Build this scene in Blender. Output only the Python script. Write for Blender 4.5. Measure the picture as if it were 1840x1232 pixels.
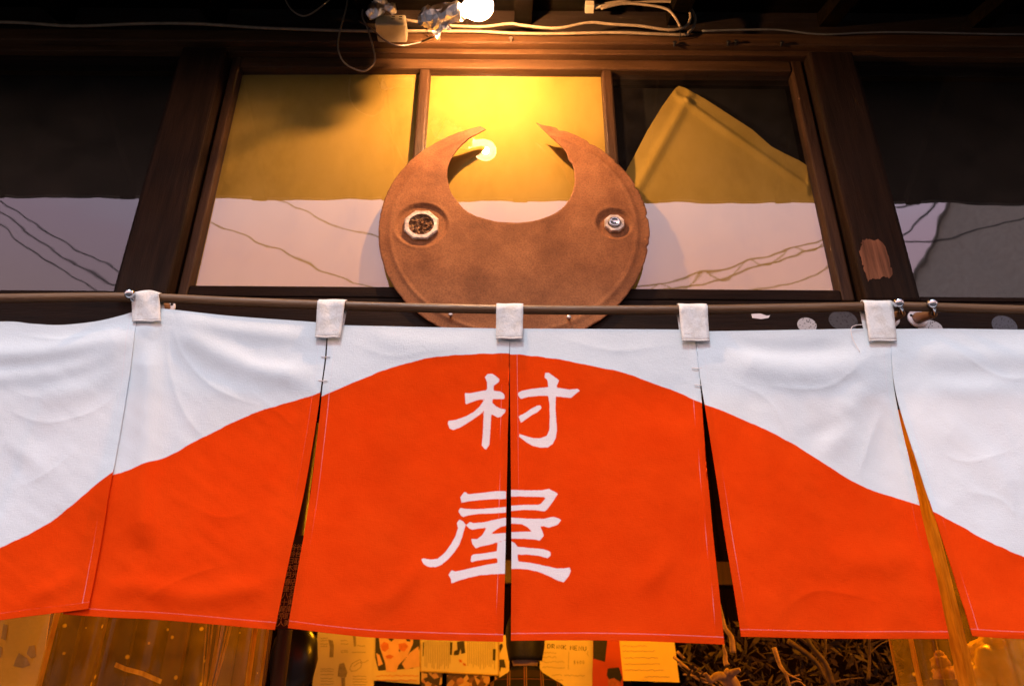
import bpy, bmesh, math, random
import numpy as np
from mathutils import Vector, Matrix, noise as mnoise
from mathutils.geometry import delaunay_2d_cdt

for o in list(bpy.data.objects):
    bpy.data.objects.remove(o)
scene = bpy.context.scene
COL = scene.collection

# ------------------------------------------------------------------ camera
FPX, PITCH, ROLL, CAMZ = 1431.0, math.radians(27.7), math.radians(0.42), 1.10
_F = np.array([0, math.cos(PITCH), math.sin(PITCH)])
_U0 = np.array([0, -math.sin(PITCH), math.cos(PITCH)])
_X = np.array([1.0, 0, 0])
_R = math.cos(ROLL) * _X + math.sin(ROLL) * _U0
_U = math.cos(ROLL) * _U0 - math.sin(ROLL) * _X
cam_d = bpy.data.cameras.new('camera')
cam = bpy.data.objects.new('camera', cam_d)
COL.objects.link(cam)
m = Matrix(((_R[0], _U[0], -_F[0], 0), (_R[1], _U[1], -_F[1], 0), (_R[2], _U[2], -_F[2], CAMZ), (0, 0, 0, 1)))
cam.matrix_world = m
cam_d.sensor_width = 36.0
cam_d.lens = 36.0 * FPX / 1840.0
cam_d.clip_start, cam_d.clip_end = 0.05, 2000
cam_d.dof.use_dof = True
cam_d.dof.focus_distance = 1.72
cam_d.dof.aperture_fstop = 5.0
scene.camera = cam

# ------------------------------------------------------------------ world: dusk sky
world = bpy.data.worlds.new('World')
scene.world = world
world.use_nodes = True
wn, wl = world.node_tree.nodes, world.node_tree.links
wn.clear()
w_out = wn.new('ShaderNodeOutputWorld')
sky = wn.new('ShaderNodeTexSky')
sky.sky_type = 'NISHITA'
sky.sun_disc = False
sky.sun_elevation = math.radians(1.5)
sky.sun_rotation = math.radians(200)
bg1 = wn.new('ShaderNodeBackground')
bg1.inputs['Strength'].default_value = 0.05
wl.new(sky.outputs['Color'], bg1.inputs['Color'])
tc = wn.new('ShaderNodeTexCoord')
sep = wn.new('ShaderNodeSeparateXYZ')
wl.new(tc.outputs['Generated'], sep.inputs[0])
cr = wn.new('ShaderNodeValToRGB')
el = cr.color_ramp.elements
el[0].position, el[0].color = 0.0, (0.9, 0.64, 0.60, 1)
el[1].position, el[1].color = 1.0, (0.60, 0.72, 0.95, 1)
for pos, c in ((0.44, (0.88, 0.50, 0.50, 1)), (0.52, (0.92, 0.54, 0.63, 1)), (0.61, (1.0, 0.80, 0.95, 1)), (0.70, (0.74, 0.74, 0.94, 1))):
    e = el.new(pos)
    e.color = c
wl.new(sep.outputs['Z'], cr.inputs[0])
bg2 = wn.new('ShaderNodeBackground')
bg2.inputs['Strength'].default_value = 1.8
wl.new(cr.outputs[0], bg2.inputs['Color'])
add = wn.new('ShaderNodeAddShader')
wl.new(bg1.outputs[0], add.inputs[0])
wl.new(bg2.outputs[0], add.inputs[1])
wl.new(add.outputs[0], w_out.inputs['Surface'])

# cool sun lamp added to brighten the curtain while the eave shades the windows
sun_d = bpy.data.lights.new('fill_sun', 'SUN')
sun_d.energy = 1.9
sun_d.angle = math.radians(12)
sun_d.color = (0.80, 0.94, 1.0)
fill_sun = bpy.data.objects.new('fill_sun', sun_d)
COL.objects.link(fill_sun)
fill_sun.rotation_euler = (math.radians(35), 0, math.radians(-12))

vs = scene.view_settings
vs.view_transform = 'Standard'
vs.look = 'None'
vs.exposure = 0.0
vs.gamma = 1.0
vs.use_curve_mapping = False
scene.render.engine = 'CYCLES'
scene.cycles.max_bounces = 10
scene.cycles.transparent_max_bounces = 16
scene.cycles.caustics_reflective = False
scene.cycles.caustics_refractive = False
scene.cycles.sample_clamp_indirect = 40.0
scene.cycles.use_denoising = True

# ------------------------------------------------------------------ helpers
def P(u, v, y):
    """photo measurement (1840x1232) on a wall plane y -> world"""
    d = _F + (u - 920.0) / FPX * _R - (v - 616.0) / FPX * _U
    t = y / d[1]
    return Vector((d[0] * t, y, d[2] * t + CAMZ))

def Pn(u, v, y):
    d = _F[None, :] + ((u - 920.0) / FPX)[:, None] * _R[None, :] - ((v - 616.0) / FPX)[:, None] * _U[None, :]
    t = y / d[:, 1]
    return d[:, 0] * t, d[:, 2] * t + CAMZ

YG = 1.47      # glass plane
def RP(u, v, yp):
    """a point outside, at depth yp, that the window glass mirrors at (u, v)"""
    d = _F + (u - 920.0) / FPX * _R - (v - 616.0) / FPX * _U
    tot = YG + (YG - yp)
    return Vector((d[0] / d[1] * tot, yp, d[2] / d[1] * tot + CAMZ))

def tag(o, label=None, cat=None, group=None, kind=None):
    if label: o['label'] = label
    if cat: o['category'] = cat
    if group: o['group'] = group
    if kind: o['kind'] = kind
    return o

def empty(name, loc=(0, 0, 0)):
    o = bpy.data.objects.new(name, None)
    o.location = loc
    o.empty_display_size = 0.1
    COL.objects.link(o)
    return o

def link(name, me, mat=None, parent=None, smooth=False):
    o = bpy.data.objects.new(name, me)
    COL.objects.link(o)
    if mat is not None and not me.materials:
        me.materials.append(mat)
    if parent is not None:
        o.parent = parent
        o.matrix_parent_inverse = Matrix.Translation(-Vector(parent_loc(parent)))
    if smooth:
        me.polygons.foreach_set('use_smooth', [True] * len(me.polygons))
    return o

def parent_loc(p):
    # parts sit at the world origin; only a thing's own Empty carries an offset
    return Vector(p.location) if p.parent is None else Vector((0, 0, 0))

def build(name, verts, faces, mat, parent=None, smooth=False):
    me = bpy.data.meshes.new(name)
    me.from_pydata([tuple(v) for v in verts], [], faces)
    me.update()
    return link(name, me, mat, parent, smooth)

class MB:
    def __init__(self):
        self.v, self.f = [], []
    def add(self, vs, fs):
        b = len(self.v)
        self.v += [tuple(x) for x in vs]
        self.f += [tuple(i + b for i in f) for f in fs]
    def box(self, lo, hi):
        x0, y0, z0 = lo
        x1, y1, z1 = hi
        self.add([(x0, y0, z0), (x1, y0, z0), (x1, y1, z0), (x0, y1, z0), (x0, y0, z1), (x1, y0, z1), (x1, y1, z1), (x0, y1, z1)],
                 [(0, 3, 2, 1), (4, 5, 6, 7), (0, 1, 5, 4), (1, 2, 6, 5), (2, 3, 7, 6), (3, 0, 4, 7)])
    def tube(self, pts, rad, n=8, caps=True):
        pts = [Vector(p) for p in pts]
        rads = rad if isinstance(rad, (list, tuple)) else [rad] * len(pts)
        up = Vector((0.13, 0.21, 0.97))
        rings = []
        for i, p in enumerate(pts):
            a = pts[max(i - 1, 0)]
            b = pts[min(i + 1, len(pts) - 1)]
            t = (b - a).normalized()
            s = t.cross(up)
            if s.length < 1e-3:
                s = t.cross(Vector((1, 0, 0)))
            s.normalize()
            w = s.cross(t)
            rings.append([p + (s * math.cos(2 * math.pi * k / n) + w * math.sin(2 * math.pi * k / n)) * rads[i] for k in range(n)])
        vs = [q for r in rings for q in r]
        fs = []
        for i in range(len(pts) - 1):
            for k in range(n):
                k2 = (k + 1) % n
                fs.append((i * n + k, i * n + k2, (i + 1) * n + k2, (i + 1) * n + k))
        if caps:
            fs.append(tuple(range(n - 1, -1, -1)))
            fs.append(tuple((len(pts) - 1) * n + k for k in range(n)))
        self.add(vs, fs)
    def lathe(self, origin, axis, prof, n=20):
        """prof: (distance along axis, radius)"""
        o = Vector(origin)
        ax = Vector(axis).normalized()
        s = ax.cross(Vector((0.3, 0.2, 0.93))).normalized()
        w = ax.cross(s)
        vs = []
        for d, r in prof:
            for k in range(n):
                a = 2 * math.pi * k / n
                vs.append(o + ax * d + (s * math.cos(a) + w * math.sin(a)) * r)
        fs = []
        for i in range(len(prof) - 1):
            for k in range(n):
                k2 = (k + 1) % n
                fs.append((i * n + k, i * n + k2, (i + 1) * n + k2, (i + 1) * n + k))
        fs.append(tuple(range(n - 1, -1, -1)))
        fs.append(tuple((len(prof) - 1) * n + k for k in range(n)))
        self.add(vs, fs)
    def strip(self, pts, w, y, dy=0.0):
        """flat printed stroke: photo points on plane y, width w in the same units"""
        pts = [(float(a), float(b)) for a, b in pts]
        L, Rr = [], []
        for i in range(len(pts)):
            a = pts[max(i - 1, 0)]
            b = pts[min(i + 1, len(pts) - 1)]
            dx, dz = b[0] - a[0], b[1] - a[1]
            ln = math.hypot(dx, dz) or 1
            nx, nz = -dz / ln * w / 2, dx / ln * w / 2
            L.append(P(pts[i][0] + nx, pts[i][1] + nz, y))
            Rr.append(P(pts[i][0] - nx, pts[i][1] - nz, y))
        n = len(pts)
        self.add(L + Rr, [(i, i + 1, n + i + 1, n + i) for i in range(n - 1)])
    def poly(self, pts, y):
        vs = [P(a, b, y) for a, b in pts]
        self.add(vs, [tuple(range(len(vs)))])
    def done(self, name, mat, parent=None, smooth=False, bevel=0.0, seg=2):
        o = build(name, self.v, self.f, mat, parent, smooth)
        if bevel:
            bv = o.modifiers.new('bevel', 'BEVEL')
            bv.width = bevel
            bv.segments = seg
            bv.limit_method = 'ANGLE'
        return o

def boxo(name, lo, hi, mat, parent=None, bevel=0.003):
    mb = MB()
    mb.box(lo, hi)
    return mb.done(name, mat, parent, False, bevel)

def spline(pts, n=8):
    """Catmull-Rom through points (any dimension)"""
    pts = [Vector(p) for p in pts]
    out = []
    for i in range(len(pts) - 1):
        p0 = pts[max(i - 1, 0)]
        p1, p2 = pts[i], pts[i + 1]
        p3 = pts[min(i + 2, len(pts) - 1)]
        for k in range(n):
            t = k / n
            out.append(0.5 * ((2 * p1) + (p2 - p0) * t + (2 * p0 - 5 * p1 + 4 * p2 - p3) * t * t + (3 * p1 - p0 - 3 * p2 + p3) * t ** 3))
    out.append(pts[-1])
    return out

def cable(name, pxs, y, r, mat, parent=None, n=8):
    """pxs: (u, v) or (u, v, dy)"""
    pts = [P(q[0], q[1], y + (q[2] if len(q) > 2 else 0)) for q in pxs]
    mb = MB()
    mb.tube(spline(pts, 6), r, n)
    return mb.done(name, mat, parent, True)

rng = np.random.default_rng(7)
def vnoise(x, y, seed):
    r = np.random.default_rng(seed)
    g = r.uniform(-1, 1, (97, 97))
    xi, yi = np.floor(x).astype(int), np.floor(y).astype(int)
    fx, fy = x - xi, y - yi
    fx = fx * fx * fx * (fx * (fx * 6 - 15) + 10)
    fy = fy * fy * fy * (fy * (fy * 6 - 15) + 10)
    a = g[xi % 97, yi % 97]; b = g[(xi + 1) % 97, yi % 97]
    c = g[xi % 97, (yi + 1) % 97]; d = g[(xi + 1) % 97, (yi + 1) % 97]
    return (a * (1 - fx) + b * fx) * (1 - fy) + (c * (1 - fx) + d * fx) * fy

def sd_poly(px, py, poly):
    """signed distance, positive inside"""
    poly = np.array(poly, float)
    n = len(poly)
    d2 = np.full(px.shape, 1e12)
    inside = np.zeros(px.shape, bool)
    for i in range(n):
        ax, ay = poly[i]
        bx, by = poly[(i + 1) % n]
        ex, ey = bx - ax, by - ay
        wx, wy = px - ax, py - ay
        t = np.clip((wx * ex + wy * ey) / (ex * ex + ey * ey + 1e-9), 0, 1)
        d2 = np.minimum(d2, (wx - ex * t) ** 2 + (wy - ey * t) ** 2)
        if ay != by:
            c = ((ay > py) != (by > py)) & (px < (bx - ax) * (py - ay) / (by - ay) + ax)
            inside ^= c
    return np.where(inside, 1, -1) * np.sqrt(d2)

# ------------------------------------------------------------------ materials
def newmat(name):
    mt = bpy.data.materials.new(name)
    mt.use_nodes = True
    nt = mt.node_tree
    nt.nodes.clear()
    out = nt.nodes.new('ShaderNodeOutputMaterial')
    return mt, nt.nodes, nt.links, out

def principled(N, L, out, rough=0.6, metal=0.0, spec=0.4):
    b = N.new('ShaderNodeBsdfPrincipled')
    b.inputs['Roughness'].default_value = rough
    b.inputs['Metallic'].default_value = metal
    b.inputs['Specular IOR Level'].default_value = spec
    L.new(b.outputs[0], out.inputs['Surface'])
    return b

def tex_noise(N, L, scale, detail=4, rough=0.55, vec=None, mscale=None):
    t = N.new('ShaderNodeTexNoise')
    t.inputs['Scale'].default_value = scale
    t.inputs['Detail'].default_value = detail
    t.inputs['Roughness'].default_value = rough
    if vec is None:
        c = N.new('ShaderNodeTexCoord')
        vec = c.outputs['Object']
    if mscale:
        mp = N.new('ShaderNodeMapping')
        mp.inputs['Scale'].default_value = mscale
        L.new(vec, mp.inputs[0])
        vec = mp.outputs[0]
    L.new(vec, t.inputs['Vector'])
    return t

def ramp(N, L, fac, stops):
    c = N.new('ShaderNodeValToRGB')
    e = c.color_ramp.elements
    e[0].position, e[0].color = stops[0][0], (*stops[0][1], 1)
    e[1].position, e[1].color = stops[-1][0], (*stops[-1][1], 1)
    for p, col in stops[1:-1]:
        q = e.new(p)
        q.color = (*col, 1)
    L.new(fac, c.inputs[0])
    return c

def bump(N, L, h, strength, dist, target):
    b = N.new('ShaderNodeBump')
    b.inputs['Strength'].default_value = strength
    b.inputs['Distance'].default_value = dist
    L.new(h, b.inputs['Height'])
    L.new(b.outputs[0], target.inputs['Normal'])
    return b

def mat_simple(name, col, rough=0.6, metal=0.0, var=0.25, scale=30, bs=0.15, spec=0.4):
    mt, N, L, out = newmat(name)
    b = principled(N, L, out, rough, metal, spec)
    t = tex_noise(N, L, scale, 5)
    lo = tuple(max(0, c * (1 - var)) for c in col)
    hi = tuple(min(1, c * (1 + var)) for c in col)
    r = ramp(N, L, t.outputs['Fac'], ((0.3, lo), (0.7, hi)))
    L.new(r.outputs[0], b.inputs['Base Color'])
    if bs:
        bump(N, L, t.outputs['Fac'], bs, 0.002, b)
    return mt

def mat_wood(name, dark, light, axis='z', rough=0.55, scale=1.0, spec=0.35):
    mt, N, L, out = newmat(name)
    b = principled(N, L, out, rough, 0, spec)
    st = {'x': (3, 45, 45), 'z': (45, 45, 3), 'y': (45, 3, 45)}[axis]
    st = tuple(s * scale for s in st)
    t = tex_noise(N, L, 1.6, 8, 0.62, mscale=st)
    t2 = tex_noise(N, L, 4.0, 4, 0.5)
    t3 = tex_noise(N, L, 6.0, 3, 0.6, mscale=tuple(s * 1.4 for s in st))
    mx = N.new('ShaderNodeMath'); mx.operation = 'MULTIPLY_ADD'
    L.new(t.outputs['Fac'], mx.inputs[0]); mx.inputs[1].default_value = 0.72
    m2 = N.new('ShaderNodeMath'); m2.operation = 'MULTIPLY'
    L.new(t2.outputs['Fac'], m2.inputs[0]); m2.inputs[1].default_value = 0.28
    L.new(m2.outputs[0], mx.inputs[2])
    mid = tuple((a + c) / 2 for a, c in zip(dark, light))
    r = ramp(N, L, mx.outputs[0], ((0.34, dark), (0.5, mid), (0.66, light)))
    L.new(r.outputs[0], b.inputs['Base Color'])
    rr = ramp(N, L, t2.outputs['Fac'], ((0.3, (rough - .12,) * 3), (0.7, (rough + .15,) * 3)))
    L.new(rr.outputs[0], b.inputs['Roughness'])
    bump(N, L, t3.outputs['Fac'], 0.55, 0.0022, b)
    return mt

M = {}
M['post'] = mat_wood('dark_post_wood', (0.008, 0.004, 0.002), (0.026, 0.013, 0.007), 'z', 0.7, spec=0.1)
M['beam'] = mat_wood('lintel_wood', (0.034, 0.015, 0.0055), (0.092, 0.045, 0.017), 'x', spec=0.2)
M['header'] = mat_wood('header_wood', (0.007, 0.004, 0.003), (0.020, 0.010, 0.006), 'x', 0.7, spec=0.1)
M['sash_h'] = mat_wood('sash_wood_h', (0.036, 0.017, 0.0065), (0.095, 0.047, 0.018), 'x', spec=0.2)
M['sash_v'] = mat_wood('sash_wood_v', (0.025, 0.011, 0.005), (0.070, 0.034, 0.014), 'z', spec=0.2)
M['dark_wall'] = mat_wood('dark_board', (0.012, 0.008, 0.006), (0.03, 0.019, 0.012), 'x', spec=0.2)
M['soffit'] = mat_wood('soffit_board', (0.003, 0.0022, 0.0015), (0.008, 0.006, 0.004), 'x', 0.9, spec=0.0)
M['back_wood'] = mat_wood('dark_back_boards', (0.0025, 0.0013, 0.0008), (0.009, 0.004, 0.002), 'z', 0.9, spec=0.0)  # near-black brown for the back wall boards
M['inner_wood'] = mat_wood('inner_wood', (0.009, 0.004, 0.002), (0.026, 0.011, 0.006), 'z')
M['rod'] = mat_wood('rod_wood', (0.09, 0.045, 0.018), (0.19, 0.105, 0.045), 'x', 0.38, spec=0.5)
M['peg'] = mat_wood('peg_wood', (0.16, 0.075, 0.03), (0.28, 0.15, 0.07), 'y', 0.4)
M['steel'] = mat_simple('steel', (0.55, 0.58, 0.62), 0.16, 1.0, 0.1, 60, 0.02)
M['white_plate'] = mat_simple('white_plate', (0.72, 0.74, 0.78), 0.4, 0, 0.06, 40, 0.03)
M['screw'] = mat_simple('screw_metal', (0.5, 0.48, 0.45), 0.3, 0.9, 0.2, 200, 0.1)
M['dark'] = mat_simple('dark_matter', (0.005, 0.004, 0.0035), 0.7, 0, 0.3, 40, 0.1)
M['cable_w'] = mat_simple('cable_sheath', (0.25, 0.19, 0.12), 0.5, 0, 0.2, 60, 0.05)
M['cable_g'] = mat_simple('grey_cable', (0.10, 0.10, 0.095), 0.55, 0, 0.2, 60, 0.05)
M['cable_k'] = mat_simple('dark_cable', (0.035, 0.02, 0.014), 0.5, 0, 0.2, 60, 0.05)
M['plastic'] = mat_simple('aged_plastic', (0.42, 0.36, 0.24), 0.45, 0, 0.12, 30, 0.03)
M['foil'] = mat_simple('foil', (0.75, 0.74, 0.72), 0.28, 1.0, 0.12, 300, 0.35)
M['asphalt'] = mat_simple('asphalt', (0.05, 0.05, 0.052), 0.85, 0, 0.3, 60, 0.4)
M['concrete'] = mat_simple('concrete', (0.2, 0.19, 0.18), 0.8, 0, 0.2, 12, 0.3)
M['plaster'] = mat_simple('house_plaster', (0.62, 0.55, 0.47), 0.85, 0, 0.12, 20, 0.3)
M['roof'] = mat_simple('roof_tin', (0.30, 0.27, 0.24), 0.6, 0, 0.2, 10, 0.2)
M['wire'] = mat_simple('line_sheath', (0.02, 0.02, 0.022), 0.6, 0, 0.2, 20, 0)
M['paper_amber'] = mat_simple('old_paper', (0.74, 0.58, 0.32), 0.75, 0, 0.06, 8, 0.1)
M['paper_white'] = mat_simple('white_paper', (0.72, 0.60, 0.40), 0.75, 0, 0.05, 8, 0.1)
M['paper_red'] = mat_simple('red_paper', (0.75, 0.09, 0.03), 0.7, 0, 0.1, 8, 0.1)
M['paper_gold'] = mat_simple('yellow_paper', (0.80, 0.55, 0.12), 0.75, 0, 0.06, 8, 0.1)
M['ink'] = mat_simple('black_ink', (0.03, 0.022, 0.018), 0.6, 0, 0.3, 60, 0)
M['ink_soft'] = mat_simple('grey_ink', (0.32, 0.24, 0.14), 0.7, 0, 0.2, 60, 0)
M['ink_red'] = mat_simple('red_ink', (0.62, 0.16, 0.06), 0.7, 0, 0.2, 60, 0)
M['skin_print'] = mat_simple('skin_print', (0.75, 0.42, 0.25), 0.7, 0, 0.06, 30, 0)
M['gold'] = mat_simple('gold_paint', (0.55, 0.36, 0.10), 0.5, 0.2, 0.3, 200, 0)
M['lacquer'] = mat_simple('black_lacquer', (0.014, 0.010, 0.009), 0.3, 0, 0.3, 10, 0.02)
M['branch'] = mat_simple('dry_branch', (0.34, 0.19, 0.10), 0.75, 0, 0.4, 40, 0.4)
M['branch_d'] = mat_simple('dark_branch', (0.07, 0.035, 0.02), 0.75, 0, 0.5, 40, 0.4)
M['leaf_dry'] = mat_simple('dry_leaf', (0.035, 0.016, 0.009), 0.7, 0, 0.6, 20, 0.2)
M['skin'] = mat_simple('skin', (0.55, 0.34, 0.24), 0.5, 0, 0.06, 50, 0.05)
M['hair'] = mat_simple('black_hair', (0.010, 0.008, 0.007), 0.5, 0, 0.4, 150, 0.5)
M['trouser'] = mat_simple('dark_trouser', (0.03, 0.03, 0.04), 0.8, 0, 0.2, 60, 0.2)
M['bag'] = mat_simple('yellow_bag', (0.70, 0.48, 0.10), 0.35, 0, 0.2, 14, 0.5)
M['peel'] = mat_wood('bare_wood_patch', (0.03, 0.014, 0.008), (0.34, 0.15, 0.08), 'z', 0.75, 0.6, spec=0.1)
M['thread'] = mat_simple('thread', (0.80, 0.72, 0.70), 0.7, 0, 0.1, 100, 0)
M['straw'] = mat_simple('straw', (0.55, 0.36, 0.12), 0.6, 0, 0.2, 60, 0.1)
M['brown_board'] = mat_wood('brown_board', (0.022, 0.007, 0.0035), (0.06, 0.020, 0.009), 'z')

def mat_plaid():
    mt, N, L, out = newmat('plaid_flannel')
    b = principled(N, L, out, 0.85, 0, 0.1)
    c = N.new('ShaderNodeTexCoord')
    s = N.new('ShaderNodeSeparateXYZ')
    L.new(c.outputs['Object'], s.inputs[0])
    def lines(sock, period, width, off=0.0):
        a = N.new('ShaderNodeMath'); a.operation = 'ADD'; L.new(sock, a.inputs[0]); a.inputs[1].default_value = off + 50 * period
        mo = N.new('ShaderNodeMath'); mo.operation = 'MODULO'; L.new(a.outputs[0], mo.inputs[0]); mo.inputs[1].default_value = period
        lt = N.new('ShaderNodeMath'); lt.operation = 'LESS_THAN'; L.new(mo.outputs[0], lt.inputs[0]); lt.inputs[1].default_value = width
        return lt.outputs[0]
    def mix(fac, a, col):
        mx = N.new('ShaderNodeMix'); mx.data_type = 'RGBA'
        L.new(fac, mx.inputs['Factor'])
        if isinstance(a, tuple): mx.inputs['A'].default_value = (*a, 1)
        else: L.new(a, mx.inputs['A'])
        mx.inputs['B'].default_value = (*col, 1)
        return mx.outputs['Result']
    k = mix(lines(s.outputs['Z'], 0.075, 0.03), (0.010, 0.009, 0.009), (0.024, 0.015, 0.011))
    k = mix(lines(s.outputs['X'], 0.072, 0.004, 0.010), k, (0.16, 0.06, 0.045))
    k = mix(lines(s.outputs['X'], 0.072, 0.004, 0.001), k, (0.17, 0.09, 0.045))
    k = mix(lines(s.outputs['Z'], 0.075, 0.003, 0.01), k, (0.10, 0.035, 0.028))
    L.new(k, b.inputs['Base Color'])
    return mt
M['plaid'] = mat_plaid()

def mat_glass(name='window_glass', ior=2.55, tint=(1, 1, 1)):
    """thin window glass: straight-through transmission plus a mirror reflection off the front, slightly wavy"""
    mt, N, L, out = newmat(name)
    tr = N.new('ShaderNodeBsdfTransparent')
    tr.inputs[0].default_value = (0.93, 0.94, 0.92, 1)
    gl = N.new('ShaderNodeBsdfGlossy')
    gl.inputs['Roughness'].default_value = 0.012
    gl.inputs['Color'].default_value = (*tint, 1)
    t = tex_noise(N, L, 9.0, 1.5, 0.4)
    bp = N.new('ShaderNodeBump')
    bp.inputs['Strength'].default_value = 0.085
    bp.inputs['Distance'].default_value = 0.006
    L.new(t.outputs['Fac'], bp.inputs['Height'])
    L.new(bp.outputs[0], gl.inputs['Normal'])
    fr = N.new('ShaderNodeFresnel')
    fr.inputs['IOR'].default_value = ior
    ge = N.new('ShaderNodeNewGeometry')
    inv = N.new('ShaderNodeMath'); inv.operation = 'SUBTRACT'; inv.inputs[0].default_value = 1.0
    L.new(ge.outputs['Backfacing'], inv.inputs[1])
    mu = N.new('ShaderNodeMath'); mu.operation = 'MULTIPLY'
    L.new(fr.outputs[0], mu.inputs[0]); L.new(inv.outputs[0], mu.inputs[1])
    mx = N.new('ShaderNodeMixShader')
    L.new(mu.outputs[0], mx.inputs[0]); L.new(tr.outputs[0], mx.inputs[1]); L.new(gl.outputs[0], mx.inputs[2])
    # a veil of dust
    df = N.new('ShaderNodeBsdfDiffuse')
    df.inputs['Color'].default_value = (0.6, 0.5, 0.45, 1)
    t2 = tex_noise(N, L, 12, 6, 0.6)
    rm = ramp(N, L, t2.outputs['Fac'], ((0.35, (0.002,) * 3), (0.75, (0.012,) * 3)))
    mx2 = N.new('ShaderNodeMixShader')
    L.new(rm.outputs[0], mx2.inputs[0]); L.new(mx.outputs[0], mx2.inputs[1]); L.new(df.outputs[0], mx2.inputs[2])
    L.new(mx2.outputs[0], out.inputs['Surface'])
    return mt
M['glass'] = mat_glass()
M['glass_side'] = mat_glass('plain_glass', 2.05, (0.76, 0.90, 1.0))
M['glass_house'] = mat_glass('old_glass', 2.5, (0.80, 0.92, 1.0))

def mat_backing():
    mt, N, L, out = newmat('backing_paper')
    t = tex_noise(N, L, 4, 8, 0.68, mscale=(1.6, 1, 0.8))
    r = ramp(N, L, t.outputs['Fac'], ((0.3, (0.52, 0.33, 0.060)), (0.5, (0.66, 0.43, 0.09)), (0.7, (0.72, 0.47, 0.11))))
    b = principled(N, L, out, 0.8, 0, 0.1)
    L.new(r.outputs[0], b.inputs['Base Color'])
    bump(N, L, t.outputs['Fac'], 0.15, 0.004, b)
    return mt
M['backing'] = mat_backing()

def mat_rust():
    mt, N, L, out = newmat('rusted_steel')
    b = principled(N, L, out, 0.72, 0.0, 0.25)
    t = tex_noise(N, L, 9, 8, 0.65)
    t2 = tex_noise(N, L, 260, 3, 0.7)
    t3 = tex_noise(N, L, 4.5, 6, 0.6)
    r = ramp(N, L, t.outputs['Fac'], ((0.25, (0.17, 0.060, 0.021)), (0.5, (0.29, 0.120, 0.045)), (0.78, (0.39, 0.175, 0.070))))
    r2 = ramp(N, L, t2.outputs['Fac'], ((0.38, (0.40,) * 3), (0.56, (1.0,) * 3)))
    r3 = ramp(N, L, t3.outputs['Fac'], ((0.34, (0.55, 0.52, 0.5)), (0.58, (1.0,) * 3)))
    mx = N.new('ShaderNodeMix'); mx.data_type = 'RGBA'; mx.blend_type = 'MULTIPLY'; mx.inputs['Factor'].default_value = 0.5
    L.new(r.outputs[0], mx.inputs['A']); L.new(r2.outputs[0], mx.inputs['B'])
    mx2 = N.new('ShaderNodeMix'); mx2.data_type = 'RGBA'; mx2.blend_type = 'MULTIPLY'; mx2.inputs['Factor'].default_value = 0.45
    L.new(mx.outputs['Result'], mx2.inputs['A']); L.new(r3.outputs[0], mx2.inputs['B'])
    L.new(mx2.outputs['Result'], b.inputs['Base Color'])
    bump(N, L, t2.outputs['Fac'], 0.45, 0.0015, b)
    return mt
M['rust'] = mat_rust()
M['bung'] = mat_simple('zinc_bung', (0.66, 0.57, 0.45), 0.40, 0.35, 0.45, 90, 0.5)
M['bung_dirt'] = mat_simple('corroded_core', (0.16, 0.075, 0.03), 0.5, 0.2, 0.9, 160, 1.0)

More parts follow.
